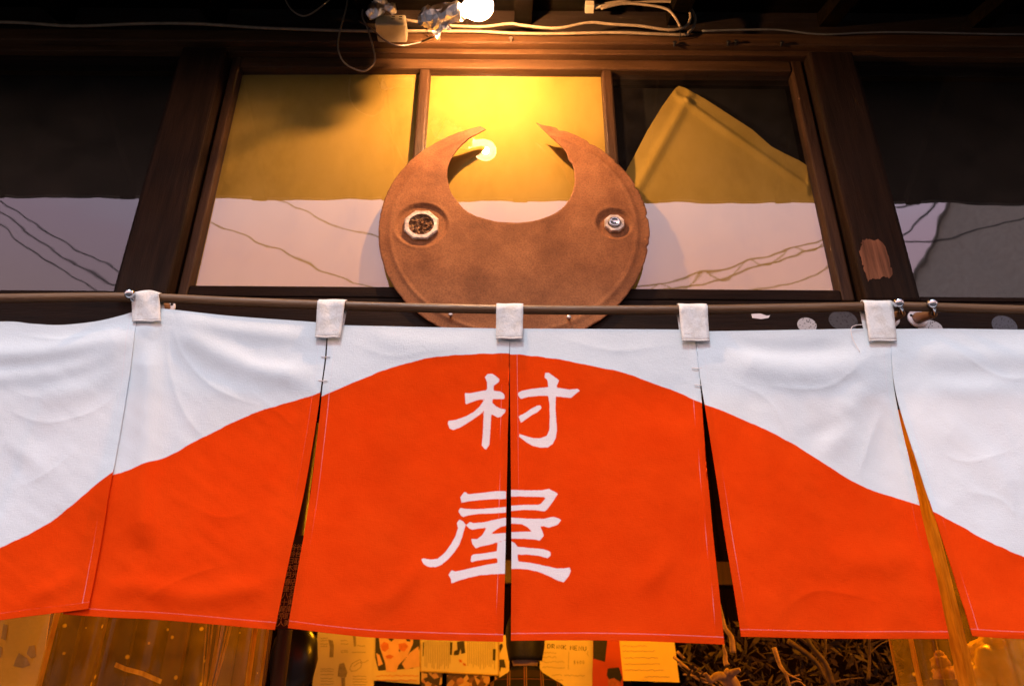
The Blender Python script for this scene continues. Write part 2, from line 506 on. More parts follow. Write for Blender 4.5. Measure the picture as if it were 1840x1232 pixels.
def mat_cloth():
    mt, N, L, out = newmat('noren_cotton')
    def attr(n):
        a = N.new('ShaderNodeAttribute'); a.attribute_name = n
        return a.outputs['Fac']
    wob = tex_noise(N, L, 160, 3, 0.6)
    def step(sock, lo, hi, wobble=1.4):
        a = N.new('ShaderNodeMath'); a.operation = 'MULTIPLY_ADD'
        L.new(wob.outputs['Fac'], a.inputs[0]); a.inputs[1].default_value = wobble
        L.new(sock, a.inputs[2])
        mr = N.new('ShaderNodeMapRange')
        mr.inputs['From Min'].default_value = lo + wobble / 2
        mr.inputs['From Max'].default_value = hi + wobble / 2
        L.new(a.outputs[0], mr.inputs['Value'])
        return mr.outputs['Result']
    def mix(fac, a, b):
        mx = N.new('ShaderNodeMix'); mx.data_type = 'RGBA'
        L.new(fac, mx.inputs['Factor'])
        for k, s in (('A', a), ('B', b)):
            if isinstance(s, tuple): mx.inputs[k].default_value = (*s, 1)
            else: L.new(s, mx.inputs[k])
        return mx.outputs['Result']
    t = tex_noise(N, L, 11, 5, 0.6)
    wh = ramp(N, L, t.outputs['Fac'], ((0.3, (0.655, 0.755, 0.81)), (0.7, (0.70, 0.80, 0.855)))).outputs[0]
    rd = ramp(N, L, t.outputs['Fac'], ((0.3, (0.69, 0.046, 0.003)), (0.7, (0.76, 0.058, 0.004)))).outputs[0]
    base = mix(step(attr('sd'), -0.7, 0.7), wh, rd)
    st = N.new('ShaderNodeMath'); st.operation = 'MULTIPLY'
    L.new(step(attr('st'), 0.0, 0.9, 0.5), st.inputs[0])
    rs = step(attr('sd'), -0.7, 0.7)
    mrs = N.new('ShaderNodeMath'); mrs.operation = 'MULTIPLY_ADD'; L.new(rs, mrs.inputs[0]); mrs.inputs[1].default_value = 0.42; mrs.inputs[2].default_value = 0.12
    L.new(mrs.outputs[0], st.inputs[1])
    base = mix(st.outputs[0], base, (0.86, 0.40, 0.46))
    base = mix(step(attr('sg'), -0.8, 0.8), base, (0.78, 0.74, 0.76))
    df = N.new('ShaderNodeBsdfDiffuse')
    tl = N.new('ShaderNodeBsdfTranslucent')
    L.new(base, df.inputs[0]); L.new(base, tl.inputs[0])
    # weave and small creases
    c = N.new('ShaderNodeTexCoord')
    w1 = tex_noise(N, L, 1, 2, 0.5, mscale=(900, 900, 120))
    w2 = tex_noise(N, L, 1, 2, 0.5, mscale=(120, 900, 900))
    ad = N.new('ShaderNodeMath'); ad.operation = 'ADD'
    L.new(w1.outputs['Fac'], ad.inputs[0]); L.new(w2.outputs['Fac'], ad.inputs[1])
    cz = tex_noise(N, L, 16, 4, 0.55, mscale=(1.0, 1.0, 1.5))
    ad2 = N.new('ShaderNodeMath'); ad2.operation = 'MULTIPLY_ADD'
    L.new(cz.outputs['Fac'], ad2.inputs[0]); ad2.inputs[1].default_value = 2.2; L.new(ad.outputs[0], ad2.inputs[2])
    bp = N.new('ShaderNodeBump'); bp.inputs['Strength'].default_value = 0.35; bp.inputs['Distance'].default_value = 0.0015
    L.new(ad2.outputs[0], bp.inputs['Height'])
    L.new(bp.outputs[0], df.inputs['Normal'])
    mx = N.new('ShaderNodeMixShader'); mx.inputs[0].default_value = 0.10
    L.new(df.outputs[0], mx.inputs[1]); L.new(tl.outputs[0], mx.inputs[2])
    L.new(mx.outputs[0], out.inputs['Surface'])
    return mt
M['cloth'] = mat_cloth()

def mat_tab():
    mt, N, L, out = newmat('tab_cotton')
    b = principled(N, L, out, 0.9, 0, 0.1)
    w1 = tex_noise(N, L, 1, 2, 0.5, mscale=(900, 300, 200))
    r = ramp(N, L, w1.outputs['Fac'], ((0.3, (0.64, 0.66, 0.66)), (0.7, (0.76, 0.775, 0.77))))
    st_ = tex_noise(N, L, 45, 5, 0.65)
    sr = ramp(N, L, st_.outputs['Fac'], ((0.35, (0.80, 0.76, 0.70)), (0.55, (1, 1, 1))))
    mx = N.new('ShaderNodeMix'); mx.data_type = 'RGBA'; mx.blend_type = 'MULTIPLY'; mx.inputs['Factor'].default_value = 0.7
    L.new(r.outputs[0], mx.inputs['A']); L.new(sr.outputs[0], mx.inputs['B'])
    L.new(mx.outputs['Result'], b.inputs['Base Color'])
    bump(N, L, st_.outputs['Fac'], 0.6, 0.004, b)
    return mt
M['tab'] = mat_tab()

def mat_vinyl():
    mt, N, L, out = newmat('yellowed_vinyl')
    tr = N.new('ShaderNodeBsdfTransparent'); tr.inputs[0].default_value = (0.86, 0.66, 0.34, 1)
    gl = N.new('ShaderNodeBsdfGlossy'); gl.inputs['Roughness'].default_value = 0.12
    tl = N.new('ShaderNodeBsdfTranslucent'); tl.inputs[0].default_value = (0.85, 0.55, 0.12, 1)
    fr = N.new('ShaderNodeFresnel'); fr.inputs['IOR'].default_value = 1.16
    t = tex_noise(N, L, 30, 5, 0.65)
    v = N.new('ShaderNodeTexVoronoi'); v.inputs['Scale'].default_value = 26
    c = N.new('ShaderNodeTexCoord'); L.new(c.outputs['Object'], v.inputs['Vector'])
    sp = ramp(N, L, v.outputs['Distance'], ((0.05, (0.55,) * 3), (0.13, (0.0,) * 3)))
    cl = ramp(N, L, t.outputs['Fac'], ((0.3, (0.10,) * 3), (0.75, (0.24,) * 3)))
    ad = N.new('ShaderNodeMath'); ad.operation = 'ADD'
    L.new(sp.outputs[0], ad.inputs[0]); L.new(cl.outputs[0], ad.inputs[1])
    m1 = N.new('ShaderNodeMixShader'); L.new(ad.outputs[0], m1.inputs[0]); L.new(tr.outputs[0], m1.inputs[1]); L.new(tl.outputs[0], m1.inputs[2])
    ge = N.new('ShaderNodeNewGeometry')
    inv = N.new('ShaderNodeMath'); inv.operation = 'SUBTRACT'; inv.inputs[0].default_value = 1.0
    L.new(ge.outputs['Backfacing'], inv.inputs[1])
    mu = N.new('ShaderNodeMath'); mu.operation = 'MULTIPLY'; L.new(fr.outputs[0], mu.inputs[0]); L.new(inv.outputs[0], mu.inputs[1])
    m2 = N.new('ShaderNodeMixShader'); L.new(mu.outputs[0], m2.inputs[0]); L.new(m1.outputs[0], m2.inputs[1]); L.new(gl.outputs[0], m2.inputs[2])
    L.new(m2.outputs[0], out.inputs['Surface'])
    return mt
M['vinyl'] = mat_vinyl()
def mat_tape_fold():  # shared by the real strip of tape and the lit vinyl folds
    mt, N, L, out = newmat('yellow_tape_fold')
    df = N.new('ShaderNodeBsdfDiffuse'); tl = N.new('ShaderNodeBsdfTranslucent')
    t = tex_noise(N, L, 18, 4, 0.6, mscale=(6, 1, 0.6))
    c = ramp(N, L, t.outputs['Fac'], ((0.3, (0.36, 0.19, 0.015)), (0.7, (0.78, 0.50, 0.05))))
    L.new(c.outputs[0], df.inputs[0]); L.new(c.outputs[0], tl.inputs[0])
    mx = N.new('ShaderNodeMixShader'); mx.inputs[0].default_value = 0.45
    L.new(df.outputs[0], mx.inputs[1]); L.new(tl.outputs[0], mx.inputs[2]); L.new(mx.outputs[0], out.inputs['Surface'])
    return mt
M['tape_fold'] = mat_tape_fold()
M['paper_ochre'] = mat_simple('ochre_paper', (0.80, 0.50, 0.09), 0.75, 0, 0.25, 5, 0.1)

def mat_emit(name, col, strength):
    mt, N, L, out = newmat(name)
    e = N.new('ShaderNodeEmission')
    e.inputs[0].default_value = (*col, 1)
    e.inputs[1].default_value = strength
    L.new(e.outputs[0], out.inputs['Surface'])
    return mt
M['lamp'] = mat_emit('lit_filament', (1.0, 0.50, 0.21), 20000.0)
def mat_globe():
    mt, N, L, out = newmat('bulb_globe')
    tr = N.new('ShaderNodeBsdfTransparent'); tl = N.new('ShaderNodeBsdfTranslucent')
    tr.inputs[0].default_value = (0.96, 0.95, 0.93, 1); tl.inputs[0].default_value = (0.9, 0.9, 0.88, 1)
    mx = N.new('ShaderNodeMixShader'); mx.inputs[0].default_value = 0.45
    L.new(tr.outputs[0], mx.inputs[1]); L.new(tl.outputs[0], mx.inputs[2]); L.new(mx.outputs[0], out.inputs['Surface'])
    return mt
M['globe'] = mat_globe()
M['lamp_in'] = mat_emit('lit_pendant', (1.0, 0.35, 0.007), 1300.0)

# ------------------------------------------------------------------ ground
road = build('road', [(-400, -400, 0), (400, -400, 0), (400, 400, 0), (-400, 400, 0)], [(0, 1, 2, 3)], M['asphalt'])
tag(road, kind='structure')

# ------------------------------------------------------------------ the shop building
shop = empty('shop_building', (0, 1.46, 0))
tag(shop, 'old dark timber shop front with three transom windows under deep eaves', 'building')
XW = 2.6
zof = lambda v, y, u=920: P(u, v, y).z
z_sill = zof(533, 1.452)
# lintel, stepping outwards and up
z_a = zof(133, YG); z_b = zof(104, 1.450); z_c = zof(88, 1.437); z_d = zof(57, 1.418)
lintel_lower = boxo('lintel', (-XW, 1.437, z_b), (XW, 1.54, z_c), M['beam'], shop, 0.002)
lintel = boxo('lintel', (-XW, 1.418, z_c + 0.0005), (XW, 1.54, z_d), M['beam'], shop, 0.004)
boxo('upper_wall', (-XW, 1.462, z_d + 0.0005), (XW, 1.56, 5.2), M['dark_wall'], shop, 0.0)
# header beam behind the curtain rod
z_h1 = zof(545, 1.4435) ; z_h0 = z_h1 - 0.20
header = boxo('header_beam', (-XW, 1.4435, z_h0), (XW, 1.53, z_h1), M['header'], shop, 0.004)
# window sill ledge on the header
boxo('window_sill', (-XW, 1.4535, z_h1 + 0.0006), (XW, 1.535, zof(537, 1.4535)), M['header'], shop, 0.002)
zs = zof(537, 1.4535) + 0.0006
# posts (stand from the ground up to the lintel)
def post(u0, u1, v):
    a, b = P(u0, v, 1.425).x, P(u1, v, 1.425).x
    return a, b
pl = post(236, 327, 420)
pr = post(1545, 1640, 500)
pl = (pl[0], pl[1])
for nm, (a, b) in (('post', pl), ('post', pr)):
    boxo(nm, (a, 1.424 - 0.004, z_h1 + 0.0008), (b, 1.545, z_b - 0.0006), M['post'], shop, 0.006)
# outer posts, out of frame
boxo('post', (-XW - 0.1, 1.42, 0), (-XW + 0.01, 1.545, 5.2), M['post'], shop, 0.005)
boxo('post', (XW - 0.01, 1.42, 0), (XW + 0.1, 1.545, 5.2), M['post'], shop, 0.005)
# eave: soffit boards on rafters, roof above
E_Y, E_Z, W_Z = 0.965, 2.642, 2.86
mb = MB()
x0, x1 = -3.2, 3.2
mb.add([(x0, E_Y, E_Z), (x1, E_Y, E_Z), (x1, 1.46, W_Z), (x0, 1.46, W_Z), (x0, E_Y, E_Z + .03), (x1, E_Y, E_Z + .03), (x1, 1.46, W_Z + .03), (x0, 1.46, W_Z + .03)],
       [(0, 3, 2, 1), (4, 5, 6, 7), (0, 1, 5, 4), (1, 2, 6, 5), (2, 3, 7, 6), (3, 0, 4, 7)])
mb.done('eave_soffit', M['soffit'], shop)
for i in range(15):
    x = -2.8 + i * 0.4
    mb = MB()
    a, b = 0.02, 0.05
    mb.add([(x, E_Y + .02, E_Z + .004), (x + .045, E_Y + .02, E_Z + .004), (x + .045, 1.462, W_Z - .004), (x, 1.462, W_Z - .004),
            (x, E_Y + .02, E_Z - .03), (x + .045, E_Y + .02, E_Z - .03), (x + .045, 1.462, W_Z - .05), (x, 1.462, W_Z - .05)],
           [(0, 1, 2, 3), (4, 7, 6, 5), (0, 4, 5, 1), (1, 5, 6, 2), (2, 6, 7, 3), (3, 7, 4, 0)])
    mb.done('rafter', M['soffit'], shop)
mb = MB()
mb.add([(x0, E_Y - .06, E_Z + .035), (x1, E_Y - .06, E_Z + .035), (x1, 1.46, W_Z + .07), (x0, 1.46, W_Z + .07), (x0, E_Y - .06, E_Z + .065), (x1, E_Y - .06, E_Z + .065), (x1, 1.46, W_Z + .12), (x0, 1.46, W_Z + .12)],
       [(0, 3, 2, 1), (4, 5, 6, 7), (0, 1, 5, 4), (1, 2, 6, 5), (2, 3, 7, 6), (3, 0, 4, 7)])
mb.done('eave_roof', M['roof'], shop)

# interior shell
YB = 4.35
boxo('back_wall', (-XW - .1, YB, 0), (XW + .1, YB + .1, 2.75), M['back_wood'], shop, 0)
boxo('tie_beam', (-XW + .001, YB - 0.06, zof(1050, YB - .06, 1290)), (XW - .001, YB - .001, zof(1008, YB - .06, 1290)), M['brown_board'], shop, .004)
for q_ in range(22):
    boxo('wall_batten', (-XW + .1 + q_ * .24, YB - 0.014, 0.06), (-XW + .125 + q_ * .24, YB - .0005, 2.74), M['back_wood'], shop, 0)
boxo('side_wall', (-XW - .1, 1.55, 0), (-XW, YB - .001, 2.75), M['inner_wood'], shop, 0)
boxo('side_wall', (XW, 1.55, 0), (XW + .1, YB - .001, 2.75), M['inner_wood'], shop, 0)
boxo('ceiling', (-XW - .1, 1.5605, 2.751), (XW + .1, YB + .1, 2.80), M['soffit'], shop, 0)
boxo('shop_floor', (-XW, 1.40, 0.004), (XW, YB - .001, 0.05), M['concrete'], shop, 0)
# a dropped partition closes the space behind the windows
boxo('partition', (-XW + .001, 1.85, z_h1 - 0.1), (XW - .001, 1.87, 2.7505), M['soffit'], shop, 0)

# ------------------------------------------------------------------ windows
def grid_sheet(name, poly, mat, parent, step=0.02, yfun=None, thick=0.0):
    """poly: list of (x, z); y from yfun(x, z)"""
    pts = [Vector(p) for p in poly]
    xs = [p.x for p in pts]; zs_ = [p.y for p in pts]
    n0 = len(pts)
    px, pz = [], []
    gx = np.arange(min(xs) + step / 2, max(xs), step)
    gz = np.arange(min(zs_) + step / 2, max(zs_), step)
    GX, GZ = np.meshgrid(gx, gz)
    GX, GZ = GX.ravel(), GZ.ravel()
    sd = sd_poly(GX, GZ, [(p.x, p.y) for p in pts])
    keep = sd > step * 0.35
    allp = pts + [Vector((a, b)) for a, b in zip(GX[keep], GZ[keep])]
    edges = [(i, (i + 1) % n0) for i in range(n0)]
    v, e, f, _, _, _ = delaunay_2d_cdt(allp, edges, [], 1, 1e-7)
    v = [Vector((q.x, yfun(q.x, q.y), q.y)) for q in v]
    # face the camera (-y)
    ff = []
    for t in f:
        a, b, c = v[t[0]], v[t[1]], v[t[2]]
        nrm = (b - a).cross(c - a)
        ff.append(tuple(t) if nrm.y < 0 else tuple(reversed(t)))
    o = build(name, v, ff, mat, parent, True)
    if thick:
        s = o.modifiers.new('thick', 'SOLIDIFY')
        s.thickness = thick
        s.offset = -1
    return o

def frame_window(xa, xb, za, zb, w, yf, yb, with_mid):
    """sash frame: rails and stiles in one mesh"""
    mbv = MB()
    mbv.box((xa - w, yf, za - 0.0), (xa, yb, zb + w))
    mbv.box((xb, yf, za - 0.0), (xb + w, yb, zb + w))
    mbh = MB()
    mbh.box((xa + 0.0005, yf + 0.001, zb), (xb - 0.0005, yb - .001, zb + w))
    return mbv, mbh

xa, xb = P(350, 500, YG).x, P(1500, 510, YG).x
zA, zB = zs, z_a
sash = MB()
sw_l = xa - pl[1] - 0.006
sw_r = pr[0] - xb - 0.006
sash.box((xa + 0.0004, 1.4525, zB), (xb - 0.0004, 1.4915, z_b - 0.0012))
win = sash.done('window', M['sash_h'], shop, False, 0.004)
win['label'] = 'middle transom window with three papered panes behind the rusted disc'
boxo('stile', (pl[1] + 0.006, 1.452, zA), (xa, 1.492, z_b - 0.001), M['sash_v'], win, 0.004)
boxo('stile', (xb, 1.452, zA), (pr[0] - 0.006, 1.492, z_b - 0.001), M['sash_v'], win, 0.004)
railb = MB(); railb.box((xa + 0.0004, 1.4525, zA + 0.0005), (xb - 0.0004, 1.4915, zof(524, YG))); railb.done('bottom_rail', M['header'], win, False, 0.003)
mx1 = (P(748, 200, 1.455).x, P(768, 200, 1.455).x - 0.001)
mx2 = (P(1086, 200, 1.455).x, P(1106, 200, 1.455).x - 0.001)
zlo, zhi = zof(524, YG) + 0.0005, zB - 0.0005
for a, b in (mx1, mx2):
    boxo('muntin', (a, 1.4535, zlo), (b, 1.4905, zhi), M['sash_v'], win, 0.005)
panes = ((xa + .0005, mx1[0] - .0005), (mx1[1] + .0005, mx2[0] - .0005), (mx2[1] + .0005, xb - .0005))
for i, (a, b) in enumerate(panes):
    boxo('pane', (a, YG, zlo), (b, YG + 0.003, zhi), M['glass'], win, 0)
    if i < 2:
        ph = i * 2.1
        grid_sheet('backing_paper', [(a, zlo), (b, zlo), (b, zhi), (a, zhi)], M['backing'], win, 0.025,
                   lambda x, z, ph=ph: 1.4775 + 0.0018 * math.sin(7 * x + ph) + 0.0015 * math.sin(9 * z + 3 * x + ph))
# the third pane: its paper has slipped and folded, a dark corner shows either side of the peak
def px2(u, v, y=1.482):
    q = P(u, v, y)
    return (q.x, q.z)
a, b = panes[2]
edge = [px2(1112, 320), px2(1140, 278), px2(1164, 232), px2(1190, 190), px2(1212, 160), px2(1220, 154), px2(1232, 158), px2(1268, 178), px2(1310, 205), px2(1352, 232), px2(1386, 262), px2(1412, 276), px2(1436, 287)]
edge = [q for q in edge if a + 0.004 < q[0] < b - 0.004]
poly = [(a, zlo), (b, zlo), (b, px2(1452, 296)[1])] + list(reversed(edge)) + [(a, px2(1108, 330)[1])]
def fold_y(x, z):
    y = 1.4845 + 0.002 * math.sin(6 * x + 1) + 0.0015 * math.sin(11 * z)
    # a crease that follows each torn edge
    for (p0, p1) in ((px2(1226, 195), px2(1150, 330)), (px2(1240, 190), px2(1440, 330))):
        ex, ez = p1[0] - p0[0], p1[1] - p0[1]
        ln = math.hypot(ex, ez)
        d = ((x - p0[0]) * ez - (z - p0[1]) * ex) / ln
        y -= 0.007 * math.exp(-(d / 0.010) ** 2)
    return y
tp = grid_sheet('backing_paper', poly, M['backing'], win, 0.008, fold_y)
tp['label'] = 'backing paper folded to a peak, slipped down behind the glass'
# dark sheet added behind all backing, standing in for the unlit room
boxo('unlit_room_sheet', (xa - .0, 1.515, zlo), (xb, 1.53, zhi), M['dark'], win, 0)

# side windows
def side_window(xl, xr, lab, stile_at, gm='glass_side'):
    s = MB()
    if stile_at == 'r':
        s.box((xr - 0.020, 1.450, zs), (xr - 0.001, 1.492, z_b - 0.001))
        ga, gb = xl, xr - 0.0205
    else:
        s.box((xl + 0.001, 1.450, zs), (xl + 0.020, 1.492, z_b - 0.001))
        ga, gb = xl + 0.0205, xr
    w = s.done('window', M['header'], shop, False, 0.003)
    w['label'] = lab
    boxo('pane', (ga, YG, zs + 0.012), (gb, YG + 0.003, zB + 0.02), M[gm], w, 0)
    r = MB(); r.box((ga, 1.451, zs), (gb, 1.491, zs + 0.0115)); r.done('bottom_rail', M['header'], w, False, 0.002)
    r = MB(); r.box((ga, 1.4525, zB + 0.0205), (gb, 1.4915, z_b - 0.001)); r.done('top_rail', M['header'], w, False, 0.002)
    boxo('unlit_room_sheet', (ga, 1.515, zs), (gb, 1.53, zB + .03), M['dark'], w, 0)  # dark sheet in place of the unlit room behind the pane
side_window(-XW + .012, pl[0], 'dark transom window mirroring three power lines', 'r')
side_window(pr[1], XW - .012, 'dark transom window mirroring a gabled house', 'l', 'glass_house')

# bare patch on the post, staples
pp = MB()
rnd_p = random.Random(2)
outl = []
base_o = [(1548, 434), (1556, 429), (1566, 431), (1578, 430), (1590, 440), (1594, 452), (1597, 464), (1600, 478), (1604, 492), (1598, 499), (1588, 496), (1580, 502), (1568, 500), (1560, 505), (1556, 498), (1554, 486), (1550, 474), (1549, 462), (1545, 452), (1548, 443)]
for i_ in range(len(base_o)):
    (ua, va), (ub, vb_) = base_o[i_], base_o[(i_ + 1) % len(base_o)]
    for t_ in (0, 0.34, 0.67):
        outl.append((ua + (ub - ua) * t_ + rnd_p.uniform(-1.6, 1.6), va + (vb_ - va) * t_ + rnd_p.uniform(-1.6, 1.6)))
f0 = [P(u, v, 1.4192) for u, v in outl]; f1 = [P(u, v, 1.4192) + Vector((0, 0.0006, 0)) for u, v in outl]
k = len(outl)
pp.add(f0 + f1, [tuple(range(k))] + [(i, i + k, (i + 1) % k + k, (i + 1) % k) for i in range(k)])
o = pp.done('bare_patch', M['peel'], shop)
o['label'] = 'patch of bare reddish wood where paint has come off the post'
# nails in the lintel
for u, v in ((918, 74), (1212, 81), (1308, 80), (1322, 79), (1404, 81)):
    nmb = MB(); q = P(u, v, 1.418)
    nmb.lathe(q + Vector((0, 0.004, 0)), (0, -1, 0.15), [(0, .003), (.010, .003), (.0105, .0055), (.013, .005)], 8)
    nmb.done('nail', M['screw'] if u == 918 else M['dark'], shop)

# ------------------------------------------------------------------ rusted drum-lid sign
YD = 1.4345
cpt = P(923, 404, YD)
RD = 0.2985
def oncirc(u, v):
    q = P(u, v, YD)
    return math.atan2(q.z - cpt.z, q.x - cpt.x)
aL, aR = oncirc(872, 232), oncirc(966, 221)
random.seed(3)
outer = []
N_O = 190
for i in range(N_O + 1):
    a = aL + (2 * math.pi - (aL - aR)) * i / N_O
    r = RD * (1 + 0.004 * math.sin(5 * a + 1) + 0.003 * mnoise.noise(Vector((math.cos(a) * 9, math.sin(a) * 9, 0))))
    r += 0.0012 * (random.random() - 0.5)
    if i > N_O * 0.72 and i % 9 == 4:
        r -= 0.004
    outer.append((cpt.x + r * math.cos(a), cpt.z + r * math.sin(a)))
inner_px = [(990, 247), (1008, 262), (1018, 275), (1022, 288), (1029, 296), (1032, 312), (1032, 332), (1026, 352), (1013, 371), (995, 384), (970, 394), (940, 399), (905, 399),
            (872, 393), (846, 383), (829, 370), (812, 348), (805, 326), (804, 306), (808, 292), (814, 280), (828, 262), (846, 248)]
inner = [px2(u, v, YD) for u, v in inner_px]
inner = [(q.x, q.y) for q in spline([Vector((c[0], c[1], 0)) for c in inner], 4)]
inner = [(x + random.uniform(-.0006, .0006), z + random.uniform(-.0006, .0006)) for x, z in inner]
tipL, tipR = px2(873, 232, YD), px2(964, 220, YD)
outline = [tipL] + outer[1:-1] + [tipR] + inner
B1, B2 = P(757, 404, YD), P(1104, 401, YD)
def disc_y(x, z):
    dx, dz = x - cpt.x, z - cpt.z
    r = math.hypot(dx, dz)
    y = YD
    # raised bead near the rim (lower two thirds)
    y -= 0.0022 * math.exp(-((r - 0.272) / 0.0035) ** 2)
    y += 0.0012 * (1 / (1 + math.exp(-(r - 0.281) / 0.0025)))
    for B, R1, dep in ((B1, 0.0560, 0.005), (B2, 0.0375, 0.005)):
        rr = math.hypot(x - B.x, z - B.z)
        y += dep / (1 + math.exp((rr - R1) / 0.0013))
        y -= 0.0014 * math.exp(-((rr - R1 - 0.005) / 0.003) ** 2)
    y += 0.0016 * mnoise.noise(Vector((x * 6, z * 6, 1.5)))
    y += 0.0004 * mnoise.noise(Vector((x * 60, z * 60, 7.5)))
    return y
sign = grid_sheet('crescent_sign', outline, M['rust'], None, 0.0042, disc_y, 0.0022)
tag(sign, 'rust brown crescent disc cut from a steel drum lid, in front of the window', 'sign')
def bung(name, B, rad, n, lab, hr=0.64):
    b_ = MB()
    rot = math.pi / n
    def ring(r, y):
        return [(B.x + r * math.cos(rot + 2 * math.pi * k / n), y, B.z + r * math.sin(rot + 2 * math.pi * k / n)) for k in range(n)]
    nn = 32
    def circ(r, y):
        return [(B.x + r * math.cos(2 * math.pi * k / nn), y, B.z + r * math.sin(2 * math.pi * k / nn)) for k in range(nn)]
    o1 = ring(rad, YD + 0.007); o2 = ring(rad, YD - 0.001); o3 = ring(rad * 0.93, YD - 0.003)
    vs = o1 + o2 + o3
    fs = []
    for i in range(2):
        for k in range(n):
            fs.append((i * n + k, (i + 1) * n + k, (i + 1) * n + (k + 1) % n, i * n + (k + 1) % n))
    b_.add(vs, fs)
    # flat face between the flats and the bore
    big = ring(rad * 0.93, YD - 0.003)
    sub = []
    for k in range(nn):
        a = 2 * math.pi * k / nn
        # outer polygon sampled at this angle
        aa = (a - rot) % (2 * math.pi / n) - math.pi / n
        rp = rad * 0.93 * math.cos(math.pi / n) / math.cos(aa)
        sub.append((B.x + rp * math.cos(a), YD - 0.003, B.z + rp * math.sin(a)))
    hole = circ(rad * hr, YD - 0.003); hole2 = circ(rad * (hr - .04), YD + 0.005)
    b_.add(sub + hole + hole2, [(k, nn + k, nn + (k + 1) % nn, (k + 1) % nn) for k in range(nn)] + [(nn + k, 2 * nn + k, 2 * nn + (k + 1) % nn, nn + (k + 1) % nn) for k in range(nn)])
    o = b_.done(name, M['bung'], sign)
    o['label'] = lab
    return o
bg_ = bung('bung_flange', B1, 0.0405, 8, 'large octagonal flange with a corroded core', 0.70)
core = MB()
vs, fs = [(B1.x, YD + .003, B1.z)], []
random.seed(5)
for j in range(1, 9):
    for k in range(28):
        a = 2 * math.pi * k / 28
        r = 0.0285 * j / 8
        x, z = B1.x + r * math.cos(a), B1.z + r * math.sin(a)
        y = YD + 0.001 + 0.0055 * mnoise.noise(Vector((x * 130, z * 130, 3))) + random.uniform(-.0015, .0015)
        vs.append((x, y, z))
for k in range(28):
    fs.append((0, 1 + (k + 1) % 28, 1 + k))
for j in range(7):
    for k in range(28):
        fs.append((1 + j * 28 + k, 1 + j * 28 + (k + 1) % 28, 1 + (j + 1) * 28 + (k + 1) % 28, 1 + (j + 1) * 28 + k))
core.add(vs, fs)
core.done('corroded_core', M['bung_dirt'], bg_)
bs_ = bung('bung_flange', B2, 0.0235, 8, 'small octagonal flange with a round plug')
kb = MB()
kb.lathe((B2.x, YD + .004, B2.z), (0, -1, 0), [(0, .0135), (.009, .0135), (.0115, .012), (.0118, .0085), (.0095, .008), (.0092, .001)], 20)
kb.done('plug', M['steel'], bs_, True)
for u, v in ((810, 566), (1022, 571)):
    q = P(u, v, YD - 0.004)
    k2 = MB(); k2.lathe((q.x, YD + .006, q.z), (0, -1, 0), [(0, .002), (.012, .002), (.0125, .0052), (.0155, .0045), (.016, .002)], 12)
    k2.done('screw', M['screw'], sign, True)

# ------------------------------------------------------------------ curtain rod and its pegs
YR = 1.350
rodpts = [(-260, 540), (0, 536), (232, 534), (420, 542), (640, 550), (915, 556), (1185, 557), (1400, 554), (1552, 551), (1640, 551), (1840, 557), (2100, 562)]
rp = [P(u, v, YR) for u, v in rodpts]
rp = [Vector((-1.7, YR, rp[0].z + .02))] + rp + [Vector((1.9, YR, rp[-1].z + .0))]
mb = MB(); rod_line = spline(rp, 6)
mb.tube(rod_line, 0.0092, 16)
rod = mb.done('curtain_rod', M['rod'], None, True)
tag(rod, 'long slim brown wooden rod carrying the shop curtain', 'rod')
def rod_z(x):
    for a, b in zip(rod_line, rod_line[1:]):
        if a.x <= x <= b.x:
            return a.z + (b.z - a.z) * (x - a.x) / (b.x - a.x)
    return rod_line[-1].z
def peg(u, v, pu, pv, lab):
    b0 = P(u, v, YR - 0.020)
    pq = P(pu, pv, 1.443)
    r = empty('rod_bracket', pq)
    tag(r, lab, 'bracket', 'brackets holding the curtain rod')
    m1 = MB(); m1.lathe((pq.x, 1.4433, pq.z), (0, -1, 0), [(0, .0205), (.003, .0205), (.0045, .019), (.005, .006)], 24)
    pltt = m1.done('base_plate', M['white_plate'], r, True)
    for s in (-1, 1):
        m1 = MB(); m1.lathe((pq.x + s * .013, 1.4388, pq.z + .006), (0, -1, 0), [(0, .0032), (.0008, .003)], 10)
        m1.done('screw', M['dark'], pltt)
    # peg passes under the rod and carries a ball on its tip
    tip = Vector((b0.x, YR - 0.020, rod_z(b0.x) - 0.004))
    root = Vector((pq.x, 1.4385, pq.z))
    low = Vector((b0.x * .6 + pq.x * .4, YR + 0.002, rod_z(b0.x) - 0.0155))
    m1 = MB(); m1.tube(spline([root, (root + low) / 2, low], 5), [0.0125 - 0.006 * i / 10 for i in range(11)], 14)
    m1.done('peg', M['peg'], r, True)
    m1 = MB(); m1.tube(spline([low, (low + tip) / 2 + Vector((0, -.003, -.002)), tip], 4), 0.0045, 10)
    m1.done('tip_rod', M['steel'], r, True)
    bm = bmesh.new(); bmesh.ops.create_uvsphere(bm, u_segments=24, v_segments=16, radius=0.0102)
    bmesh.ops.translate(bm, verts=bm.verts, vec=tip)
    me = bpy.data.meshes.new('ball'); bm.to_mesh(me); bm.free()
    link('ball', me, M['steel'], r, True)
peg(231, 536, 298, 553, 'steel-tipped peg bracket beside the folded curtain loop next to the dark window with lines')
peg(1616, 551, 1598, 573, 'steel-tipped peg bracket half hidden by the curtain loop at the bare-patched post')
peg(1676, 551, 1648, 573, 'steel-tipped peg bracket with its white plate clear of the cloth, beyond the bare-patched post')

